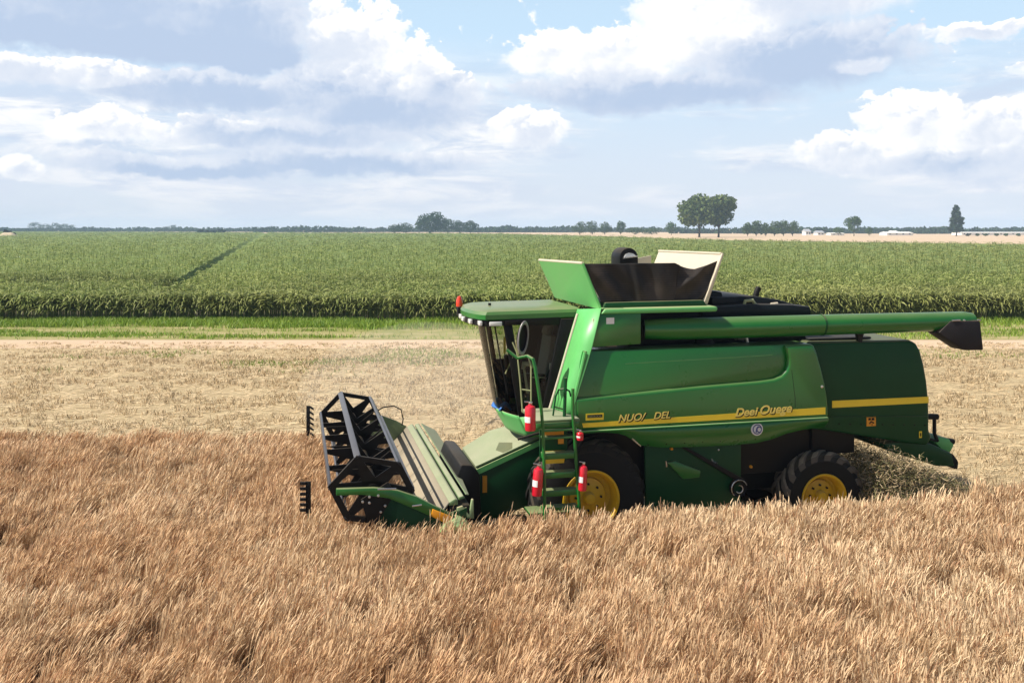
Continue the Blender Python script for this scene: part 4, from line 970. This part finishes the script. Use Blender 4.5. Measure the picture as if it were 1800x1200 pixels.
# ---- maize
def far_edge(x, y):
    ex = np.array([p[0] for p in CORN_EDGE]); ey = np.array([p[1] for p in CORN_EDGE])
    return y < np.interp(x, ex, ey)
def track(x, y):
    """wheel tracks left through the maize: one running away, one along the field"""
    cx = -21.5 + (y - 62) * (-81 + 21.5) / (295 - 62)
    wd = 0.75 + 0.004 * y
    a = (np.abs(x - cx + 1.2) < wd * 0.62) | (np.abs(x - cx + 1.2) < wd * 0.8)
    b_ = (np.abs(y - 67.5 - 0.5 * np.sin(x * .2)) < 3.8) & (x < cx)
    c_ = (np.abs(y - 55.0) < 1.6 * np.clip((-x - 4) / 12, 0, 1)) & (x < -4)
    d_ = (np.abs(y - 150 - x * 0.5) < 1.6) & (x < -30) & (x > -75)
    e_ = (np.abs(y - 112 ) < 1.2) & (x < -48)
    return (a & (y > 58)) | b_ | d_ | e_ | c_
def maize(n, y0, y1, power, sc, leaves):
    r = rng.random(n)
    y = y0 * (y1 / y0) ** r if power else y0 + (y1 - y0) * r
    y = np.where(y < 90, 49.7 + np.round((y - 49.7) / 0.75) * 0.75 + rng.normal(0, .07, n), y)
    x = (rng.random(n) * 2 - 1) * (0.58 * y + 6.5)
    k = far_edge(x, y) & ~track(x, y); x, y = x[k], y[k]; n = len(x)
    s = sc(y)
    hp = 1.42 * (0.88 + 0.24 * fbm(x * 0.5, y * 0.5, 5, 3) + rng.normal(0, 0.085, n))
    packs = []
    dry = np.clip((fbm(x * 0.06, y * 0.09, 8, 3) - 0.5) * 2 + (x - 5) / 90, 0, 0.55)[:, None]
    tone = (0.75 + 0.5 * fbm(x * 0.15 + 9, y * 0.12, 15, 3))[:, None]
    for j in range(leaves):
        hz = hp * (0.40 + 0.58 * (j + rng.random(n) * 0.6) / leaves)
        a = rng.random(n) * 6.283
        L_ = (0.42 + 0.25 * rng.random(n)) * s
        up_ = 0.55 + 0.4 * rng.random(n)
        out = np.stack([np.cos(a), np.sin(a)], 1)
        P = np.zeros((n, 4, 3))
        for m_, f in enumerate((0, 0.35, 0.7, 1.0)):
            P[:, m_, 0] = x + out[:, 0] * L_ * f; P[:, m_, 1] = y + out[:, 1] * L_ * f
            P[:, m_, 2] = hz + L_ / s * (up_ * f - 1.05 * f * f * (0.7 + 0.3 * rng.random(n)))
        W = np.array([0.019, 0.031, 0.024, 0.005])[None, :] * s[:, None]
        side = np.stack([-out[:, 1], out[:, 0], rng.normal(0, .3, n)], 1)
        q = rng.random((n, 1))
        c = (np.array([0.135, 0.195, 0.032]) * (1 - q) + np.array([0.39, 0.42, 0.14]) * q) * tone
        c = c * (1 - dry * 0.6) + np.array([0.38, 0.35, 0.13]) * dry * 0.6
        packs.append(ribbons(P, W, side, c))
    # stem
    P = np.zeros((n, 2, 3)); P[:, :, 0] = x[:, None]; P[:, :, 1] = y[:, None]; P[:, 1, 2] = hp * 0.95
    packs.append(ribbons(P, np.full((n, 2), 0.014) * s[:, None], np.tile([1.0, 0, 0], (n, 1)), np.tile([0.11, 0.16, 0.03], (n, 1))))
    return packs
packs = maize(16000, 49.7, 78, False, lambda y: 1.0 + 0 * y, 8)
packs += maize(3000, 49.7, 50.6, False, lambda y: 1.05 + 0 * y, 9)
packs += maize(23000, 78, 900, True, lambda y: np.clip((y / 78) ** 0.75, 1, 5), 6)
mz = blade_mesh('maize', packs, 'leaf'); tag(mz, 'dense green maize crop across the middle distance', 'maize', None, 'stuff')
# closed canopy beyond the first rows
cv, cf = [], []
yl = [76 * (1000 / 76) ** (i / 150) for i in range(151)]
nx = 320
for y in yl:
    for j in range(nx + 1):
        x = (-1 + 2 * j / nx) * (0.60 * y + 6)
        ye = min(y, float(np.interp(x, [p[0] for p in CORN_EDGE], [p[1] for p in CORN_EDGE])))
        cv.append((x, ye, 0.30 if bool(track(np.array([x]), np.array([ye]))[0]) else 0.85))
for i in range(150):
    for j in range(nx):
        a0 = i * (nx + 1) + j
        q4 = (a0, a0 + 1, a0 + nx + 2, a0 + nx + 1)
        if max(cv[k][1] for k in q4) - min(cv[k][1] for k in q4) > 0.02 : cf.append(q4)
me = bpy.data.meshes.new('maize_canopy'); me.from_pydata(cv, [], cf); me.materials.append(M['canopy'])
o = bpy.data.objects.new('maize_canopy', me); col.objects.link(o)
tag(o, 'closed leafy canopy of the maize field running to the horizon', 'maize', None, 'stuff')

# ================================================================== TREES
def px(x, Y): return (x - 900) / 1640 * Y            # compass bearing of a thing at distance Y
def crown_pack(blobs, n, leaf, c0, c1):
    packs = []
    for (c, r) in blobs:
        k = max(20, int(n * (r[0] * r[1] * r[2]) ** (2 / 3) / sum((q[0] * q[1] * q[2]) ** (2 / 3) for _, q in blobs)))
        d = unit(rng.normal(0, 1, (k, 3)))
        rad = 1 - 0.45 * rng.random(k) ** 2.2
        p = np.array(c) + d * np.array(r) * rad[:, None] * (0.88 + 0.24 * rng.random((k, 1)))
        a = unit(rng.normal(0, 1, (k, 3)) + d * 0.4); b2 = unit(np.cross(a, rng.normal(0, 1, (k, 3))))
        sz = leaf * (0.6 + 0.8 * rng.random(k))[:, None]
        P = np.stack([p - a * sz, p, p + a * sz], 1)
        W = np.array([0.15, 0.8, 0.12])[None, :] * sz
        q = rng.random((k, 1))
        packs.append(ribbons(P, W, b2, np.array(c0) * (1 - q) + np.array(c1) * q))
    return packs
def tree(name, x, Y, w, h, label, cat='tree', group=None, trunk=0.25, c0=(0.035, 0.075, 0.018), c1=(0.085, 0.14, 0.035), n=1800, nb=9, kind='round', dense=1.0):
    root_ = empty(name, (x, Y, 0)); tag(root_, label, cat, group)
    rw_ = w / 2; zb = h * trunk
    blobs = []
    if kind == 'conifer':
        for i in range(11):
            f = i / 10; z = zb + (h - zb) * (0.05 + 0.9 * f); r_ = rw_ * (1.08 - 0.82 * f ** 1.3) * (0.85 + 0.3 * random.random())
            blobs.append(((rw_ * 0.14 * (1 - f) * random.uniform(-1, 1), 0, z), (r_ * random.uniform(.85, 1.12), r_, (h - zb) * random.uniform(0.05, 0.075))))
    else:
        blobs.append(((0, 0, zb + (h - zb) * 0.50), (rw_ * 0.66, rw_ * 0.6, (h - zb) * 0.42)))
        for i in range(nb):
            a = 2 * math.pi * i / nb + random.uniform(-.3, .3); e = random.uniform(-0.55, 0.85)
            rr_ = random.uniform(0.24, 0.48)
            blobs.append(((math.cos(a) * rw_ * 0.62 * math.cos(e), math.sin(a) * rw_ * 0.62 * math.cos(e), zb + (h - zb) * (0.5 + 0.36 * math.sin(e) + random.uniform(-.05, .08))), (rw_ * rr_, rw_ * rr_, (h - zb) * rr_ * 0.55)))
        blobs.append(((rw_ * random.uniform(-.2, .2), 0, h - (h - zb) * 0.2), (rw_ * 0.45, rw_ * 0.45, (h - zb) * 0.2)))
    cr = blade_mesh('crown', crown_pack(blobs, n, max(h * 0.034, 0.3) * dense, c0, c1), 'foliage', root_)
    tr_ = MB(); r0 = max(h * 0.022, 0.12)
    tr_.tube([(0, 0, -0.1), (r0 * .3, 0, zb * 0.6), (0, 0, zb + (h - zb) * 0.45)], [r0 * 1.25, r0 * 0.9, r0 * 0.4], 8)
    for i in range(5):
        a = 2 * math.pi * i / 5 + 0.4
        tr_.tube([(0, 0, zb * 0.85 + i * h * 0.02), (math.cos(a) * rw_ * 0.3, math.sin(a) * rw_ * 0.3, zb + (h - zb) * 0.25), (math.cos(a) * rw_ * 0.55, math.sin(a) * rw_ * 0.55, zb + (h - zb) * 0.5)], [r0 * 0.5, r0 * 0.35, r0 * 0.15], 6)
    tr_.build('trunk', 'bark', root_)
    return root_
def tpx(name, cx, wpx, top, base_y, label, **k):
    Y = 5 * 1640 / (base_y - 400.0)
    return tree(name, px(cx, Y), Y, wpx * Y / 1640, (base_y - top) * Y / 1640, label, **k)
G1, G2 = (0.048, 0.082, 0.020), (0.165, 0.205, 0.068)
tpx('broadleaf_tree', 1229, 80, 341, 417.2, 'tallest broad tree in the field with thick dark trunk, left one of the pair', group='pair of tall field trees', trunk=0.20, n=4800, nb=16, c0=G1, c1=G2, dense=0.95)
tpx('broadleaf_tree', 1263, 64, 343, 417.2, 'tall broad tree in the field with slimmer trunk, right one of the pair', group='pair of tall field trees', trunk=0.22, n=4000, nb=14, c0=G1, c1=G2, dense=0.95)
tpx('conifer_tree', 1681, 29, 361, 415, 'lone dark conifer standing up near the right edge of the field', trunk=0.14, n=1500, kind='conifer', c0=(0.018, 0.040, 0.020), c1=(0.045, 0.075, 0.035))
tpx('round_tree', 1501, 33, 381, 415, 'round bushy tree alone between the low white buildings', trunk=0.16, n=1300)
tpx('shrub', 1528, 13, 399, 414.5, 'small round shrub just right of the round bushy tree', cat='shrub', trunk=0.08, n=400, nb=5)
tpx('shrub', 1474, 22, 399, 414, 'low wide shrub just left of the round bushy tree', cat='shrub', trunk=0.08, n=500, nb=6)
grove = [(1314, 22, 391), (1329, 24, 388), (1346, 24, 391), (1361, 25, 389), (1377, 27, 387), (1393, 24, 389)]
gl_ = ['leftmost short tree of the grove right of the tall pair', 'second tree from the left in the grove right of the tall pair', 'lowest tree near the middle of the grove right of the tall pair', 'middle tree of the grove, right of its lowest tree', 'widest tree of the grove, second from its right end', 'rightmost tree of the grove right of the tall pair']
for (x, w_, tp), lb in zip(grove, gl_):
    tpx('grove_tree', x, w_, tp, 415.2, lb, group='grove of short trees right of the tall pair', trunk=0.04, n=1100, nb=8, c0=(0.035, 0.075, 0.018), c1=(0.10, 0.15, 0.04))
tpx('round_tree', 1180, 22, 389, 413, 'rounded tree just left of the tall pair, end of the hedge', trunk=0.12, n=800)
for (x, w_, tp), lb in zip([(1019, 30, 389), (1041, 30, 388), (1063, 26, 390), (1091, 20, 388), (1116, 38, 399), (1146, 40, 400)],
                           ['bushy tree at the left end of the hazy hedge row', 'broad tree second from the left in the hazy hedge row', 'third tree from the left in the hazy hedge row', 'tallest slim tree standing above the hazy hedge row', 'low bush right of the slim tree in the hazy hedge row', 'low wide bush near the right end of the hazy hedge row']):
    tpx('hedge_tree', x, w_, tp, 412.6, lb, group='hazy hedge row left of the tall pair', trunk=0.02, n=1000, nb=8, c0=(0.03, 0.065, 0.02), c1=(0.075, 0.12, 0.04))
D0, D1 = (0.012, 0.035, 0.012), (0.040, 0.080, 0.022)
tpx('dark_tree', 757, 56, 374, 411, 'biggest dark green tree of the clump in the middle of the horizon', group='dark clump on the middle of the horizon', trunk=0.0, n=3200, nb=14, c0=D0, c1=D1)
for (x, w_, tp), lb in zip([(787, 34, 384), (808, 30, 387), (827, 28, 387), (694, 28, 394), (713, 32, 391)],
                           ['dark tree directly right of the biggest tree of the middle clump', 'dark tree second from the right in the middle clump', 'rightmost dark tree of the middle clump', 'low bluish tree at the far left of the middle clump', 'low bluish tree just left of the biggest dark tree']):
    tpx('dark_tree', x, w_, tp, 410.6, lb, group='dark clump on the middle of the horizon', trunk=0.01, n=1300, nb=9, c0=D0, c1=D1)
B0, B1 = (0.014, 0.036, 0.016), (0.035, 0.07, 0.025)
for (x, w_, tp), lb in zip([(62, 30, 390), (80, 28, 393), (97, 26, 391), (112, 26, 393), (126, 22, 395), (148, 11, 398), (163, 11, 398)],
                           ['tallest tree at the left end of the far left clump', 'second tree from the left in the far left clump', 'tall third tree of the far left clump', 'fourth tree from the left in the far left clump', 'last tree at the right end of the far left clump', 'left one of two small trees right of the far left clump', 'right one of two small trees right of the far left clump']):
    tpx('distant_tree', x, w_, tp, 407.3, lb, group='far left trees on the horizon', trunk=0.0, n=700, nb=6, c0=B0, c1=B1)
for (x, w_, tp), lb in zip([(277, 16, 399), (291, 16, 398), (304, 18, 395), (316, 14, 398)], ['leftmost tree of the small far clump above the field track', 'second tree from the left in the small far clump above the field track', 'tallest tree of the small far clump above the field track', 'rightmost tree of the small far clump above the field track']):
    tpx('distant_tree', x, w_, tp, 407.3, lb, group='small far clump above the field track', trunk=0.0, n=600, nb=6, c0=B0, c1=B1)
K0, K1 = (0.006, 0.012, 0.006), (0.018, 0.032, 0.012)
for (x, w_, tp), lb in zip([(352, 15, 403.5), (365, 16, 404.5), (377, 14, 405), (390, 18, 403)], ['leftmost near black shrub at the far edge of the maize', 'second near black shrub from the left at the far edge of the maize', 'lowest near black shrub at the far edge of the maize', 'rightmost near black shrub at the far edge of the maize']):
    tpx('dark_shrub', x, w_, tp, 411.2, lb, cat='shrub', group='dark shrubs at the far edge of the maize', trunk=0.03, n=400, nb=6, c0=K0, c1=K1)
tpx('dark_shrub', 13, 18, 404, 417.5, 'dark shrub on the pale sand mound at the left edge', cat='shrub', trunk=0.05, n=500, nb=6, c0=K0, c1=K1)
tpx('dark_shrub', 24, 10, 409, 417.5, 'smaller dark shrub on the right slope of the sand mound', cat='shrub', trunk=0.05, n=300, nb=5, c0=K0, c1=K1)
Ym = 462
mo = MB().grid(lambda a, c: (px(14, Ym) + 9 * (a - 0.5) * 1.2, Ym + 8 * (c - 0.5), 2.7 * math.sin(math.pi * a) ** 0.7 * math.sin(math.pi * c) + 0.15 * math.sin(17 * a + 5 * c)), 20, 10).build('sand_mound', 'sand')
tag(mo, 'pale sand mound with dark shrubs at the left edge of the maize', 'mound')
# continuous far woods
def woods(name, spans, label, c0, c1):
    packs = []
    for x0, x1, Y, hp in spans:
        X0, X1 = px(x0, Y), px(x1, Y)
        n_ = max(3, int((X1 - X0) / 6))
        bl = []
        for i in range(n_):
            x = X0 + (X1 - X0) * (i + random.random()) / n_; h_ = hp * Y / 1640 * random.uniform(0.65, 1.15)
            bl.append(((x, Y + random.uniform(-8, 8), h_ * 0.45), (random.uniform(6, 10), 6, h_ * 0.58)))
        packs += crown_pack(bl, n_ * 90, 1.3, c0, c1)
    o = blade_mesh(name, packs, 'foliage'); tag(o, label, 'woods', None, 'stuff'); return o
woods('far_woods', [(-80, 60, 1080, 7), (-80, 340, 1150, 6.5), (320, 460, 1100, 7), (445, 482, 980, 9.5), (478, 622, 1000, 10), (600, 850, 1020, 8), (825, 1010, 960, 9.5), (858, 900, 940, 10.5), (780, 1200, 1000, 8)],
      'blue hazy woods along the left and middle of the horizon', B0, B1)
woods('distant_woods', [(1190, 1880, 780, 9), (1290, 1880, 900, 8.5), (1400, 1470, 760, 10), (1615, 1660, 740, 11)], 'pale blue hazy woods along the right of the horizon', B0, B1)

# ---- farm buildings
def house(name, cx, wpx, top, base_y, dep, label, roof=0.4, cat='building', group=None):
    Y = 5 * 1640 / (base_y - 400.0); x = px(cx, Y); w_ = wpx * Y / 1640; h_ = (base_y - top) * Y / 1640
    root_ = empty(name, (x, Y, 0)); tag(root_, label, cat, group)
    hw = h_ * (1 - roof)
    wall_ = MB().box((-w_ / 2, 0, 0), (w_ / 2, dep, hw)).build('wall', 'building', root_)
    MB().add([(-w_ / 2 - .3, -0.4, hw), (w_ / 2 + .3, -0.4, hw), (w_ / 2 + .3, dep + .4, hw), (-w_ / 2 - .3, dep + .4, hw), (-w_ / 2, dep / 2, h_), (w_ / 2, dep / 2, h_)], [(0, 1, 5, 4), (3, 4, 5, 2), (0, 4, 3), (1, 2, 5), (0, 3, 2, 1)]).build('roof', 'roof' if roof > 0.3 else 'building', root_)
    nw_ = max(2, int(w_ / 4))
    for i in range(nw_):
        u = -w_ / 2 + w_ * (i + 0.5) / nw_
        MB().box((u - 0.5, -0.04, hw * 0.35), (u + 0.5, -0.003, hw * 0.75)).build('window', 'window', root_)
    return root_
house('farm_house', 1421, 9, 402.5, 413.5, 8, 'small white farm house with grey roof just right of the grove')
house('farm_house', 1443, 12, 405.5, 413.5, 8, 'small white house with grey roof, second right of the grove')
house('farm_shed', 1472, 24, 409, 413.6, 9, 'long low white shed left of the round bushy tree', 0.25)
house('farm_building', 1582, 46, 407.5, 413.8, 12, 'long white farm building right of the round bushy tree', 0.3)
house('farm_building', 1573, 10, 405.5, 413.4, 6, 'short white upper storey block behind the long white farm building', 0.2)
house('greenhouse', 1765, 150, 407.8, 413.2, 14, 'very long low white greenhouse at the right edge of the horizon', 0.22)
for i, x in enumerate((1702, 1718, 1733, 1752, 1768, 1790)):
    tpx('low_bush', x, 9, 410.5, 415.0, ['low bush in front of the white greenhouse at its left end', 'second low bush from the left before the white greenhouse', 'third low bush from the left before the white greenhouse', 'third low bush from the right before the white greenhouse', 'second low bush from the right before the white greenhouse', 'low bush nearest the right edge before the white greenhouse'][i], cat='bush', group='low bushes before the white greenhouse', trunk=0.05, n=160, nb=4)

# ================================================================== HAZE
def volume_box(name, a, b_, density, colr, ani=0.0):
    o = MB().box(a, b_).build(name, 'black')
    m = bpy.data.materials.new(name + '_air'); m.use_nodes = True
    t = m.node_tree; t.nodes.clear()
    pv_ = t.nodes.new('ShaderNodeVolumePrincipled'); pv_.inputs['Density'].default_value = density
    pv_.inputs['Color'].default_value = (*colr, 1); pv_.inputs['Anisotropy'].default_value = ani
    ou = t.nodes.new('ShaderNodeOutputMaterial'); t.links.new(pv_.outputs[0], ou.inputs['Volume'])
    o.data.materials.clear(); o.data.materials.append(m)
    o['kind'] = 'stuff'
    return o
hz = volume_box('haze', (-2700, -310, -1), (2700, 3050, 26), 0.00030, (0.55, 0.74, 0.98))
tag(hz, 'pale blue summer haze hanging over the far fields', 'haze')

# dust drifting behind the cutting table
du = MB()
for rx_, ry_, rz_, cx_, cz_ in ((3.2, 9.5, 1.7, 0, 0), (2.8, 8.4, 1.5, 0.15, -.05), (2.45, 7.6, 1.3, 0.3, -.1), (2.1, 6.8, 1.15, 0.42, -.15), (1.75, 6.0, 0.95, 0.55, -.2), (1.4, 5.2, 0.8, 0.7, -.25), (1.0, 4.2, 0.6, 0.85, -.3)):
    prof_ = [(0.001, -1)] + [(math.cos(R(a)), math.sin(R(a))) for a in range(-80, 81, 10)] + [(0.001, 1)]
    k0 = len(du.v)
    du.lathe(prof_, (0, 0, 0), 'w', 32)
    du.v[k0:] = [(x * rx_ + cx_, y * ry_, z * rz_ + cz_) for x, y, z in du.v[k0:]]
du = du.build('dust_cloud', 'black')
du.location = (-2.5, 26.0, 0.8); du.scale = (1, 0.7, 0.85)
m = bpy.data.materials.new('dust_air'); m.use_nodes = True
t = m.node_tree; t.nodes.clear()
pv_ = t.nodes.new('ShaderNodeVolumePrincipled'); pv_.inputs['Density'].default_value = 0.026; pv_.inputs['Color'].default_value = (0.99, 0.94, 0.86, 1)
ou = t.nodes.new('ShaderNodeOutputMaterial'); t.links.new(pv_.outputs[0], ou.inputs['Volume'])
du.data.materials.clear(); du.data.materials.append(m)
tag(du, 'pale dust drifting over the stubble behind the cutting table', 'dust', None, 'stuff')
# chaff and loose straw left behind the rear wheels
N = 16000
u_ = 4.5 + 3.6 * rng.random(N) ** 0.9; v_ = -0.5 + 3.4 * rng.random(N)
x_, y_ = OX + u_ * CO - v_ * SI, OY + u_ * SI + v_ * CO
k = fbm(x_ * 1.3, y_ * 1.3, 33, 3) > 0.40
u_, x_, y_ = u_[k], x_[k], y_[k]; N = len(x_)
hh = (0.15 + 0.45 * rng.random(N)) * np.clip(1.9 - (u_ - 4.5) / 1.4, 0.35, 1.8)
a = rng.random(N) * 6.283; sp_r = 0.25 + 0.5 * rng.random(N)
P = np.zeros((N, 3, 3))
for j, f in enumerate((0, 0.5, 1.0)):
    P[:, j, 0] = x_ + np.cos(a) * hh * sp_r * f; P[:, j, 1] = y_ + np.sin(a) * hh * sp_r * f; P[:, j, 2] = hh * (f - 0.2 * f * f)
q = rng.random((N, 1))
cc = np.where(rng.random((N, 1)) < 0.25, np.array([0.30, 0.31, 0.12]), np.array([0.52, 0.38, 0.20]) * (1 - q) + np.array([0.72, 0.57, 0.36]) * q)
packs = [ribbons(P, np.array([0.006, 0.006, 0.002])[None, :] * np.ones((N, 1)), np.stack([-np.sin(a), np.cos(a), np.zeros(N)], 1), cc)]
N = 46000
u_ = 4.7 + 2.3 * rng.random(N); v_ = -0.3 + 3.0 * rng.random(N)
top_ = np.clip(1.25 - 0.42 * np.abs(u_ - 5.2) - 0.1 * v_, 0.2, 1.4) * (0.75 + 0.5 * fbm(u_ * 2.0, v_ * 2.0, 61, 3))
z_ = top_ * 1.08 * rng.random(N) ** 1.5
x_, y_ = OX + u_ * CO - v_ * SI, OY + u_ * SI + v_ * CO
d_ = unit(rng.normal(0, 1, (N, 3)) * np.array([1.0, 1.0, 0.8])); l_ = (0.015 + 0.05 * rng.random(N))[:, None]
c_ = np.stack([x_, y_, z_ + 0.05], 1)
q = rng.random((N, 1))
cc = np.where(rng.random((N, 1)) < 0.55, np.array([0.17, 0.16, 0.065]), np.array([0.45, 0.33, 0.18]) * (1 - q) + np.array([0.70, 0.55, 0.35]) * q)
packs.append(ribbons(np.stack([c_ - d_ * l_, c_ + d_ * l_], 1), np.full((N, 2), 0.0038), unit(np.cross(d_, rng.normal(0, 1, (N, 3)))), cc))
cf_ = blade_mesh('chaff', packs, 'straw')
tag(cf_, 'tangled loose straw and chaff dropped behind the rear wheel', 'chaff', None, 'stuff')
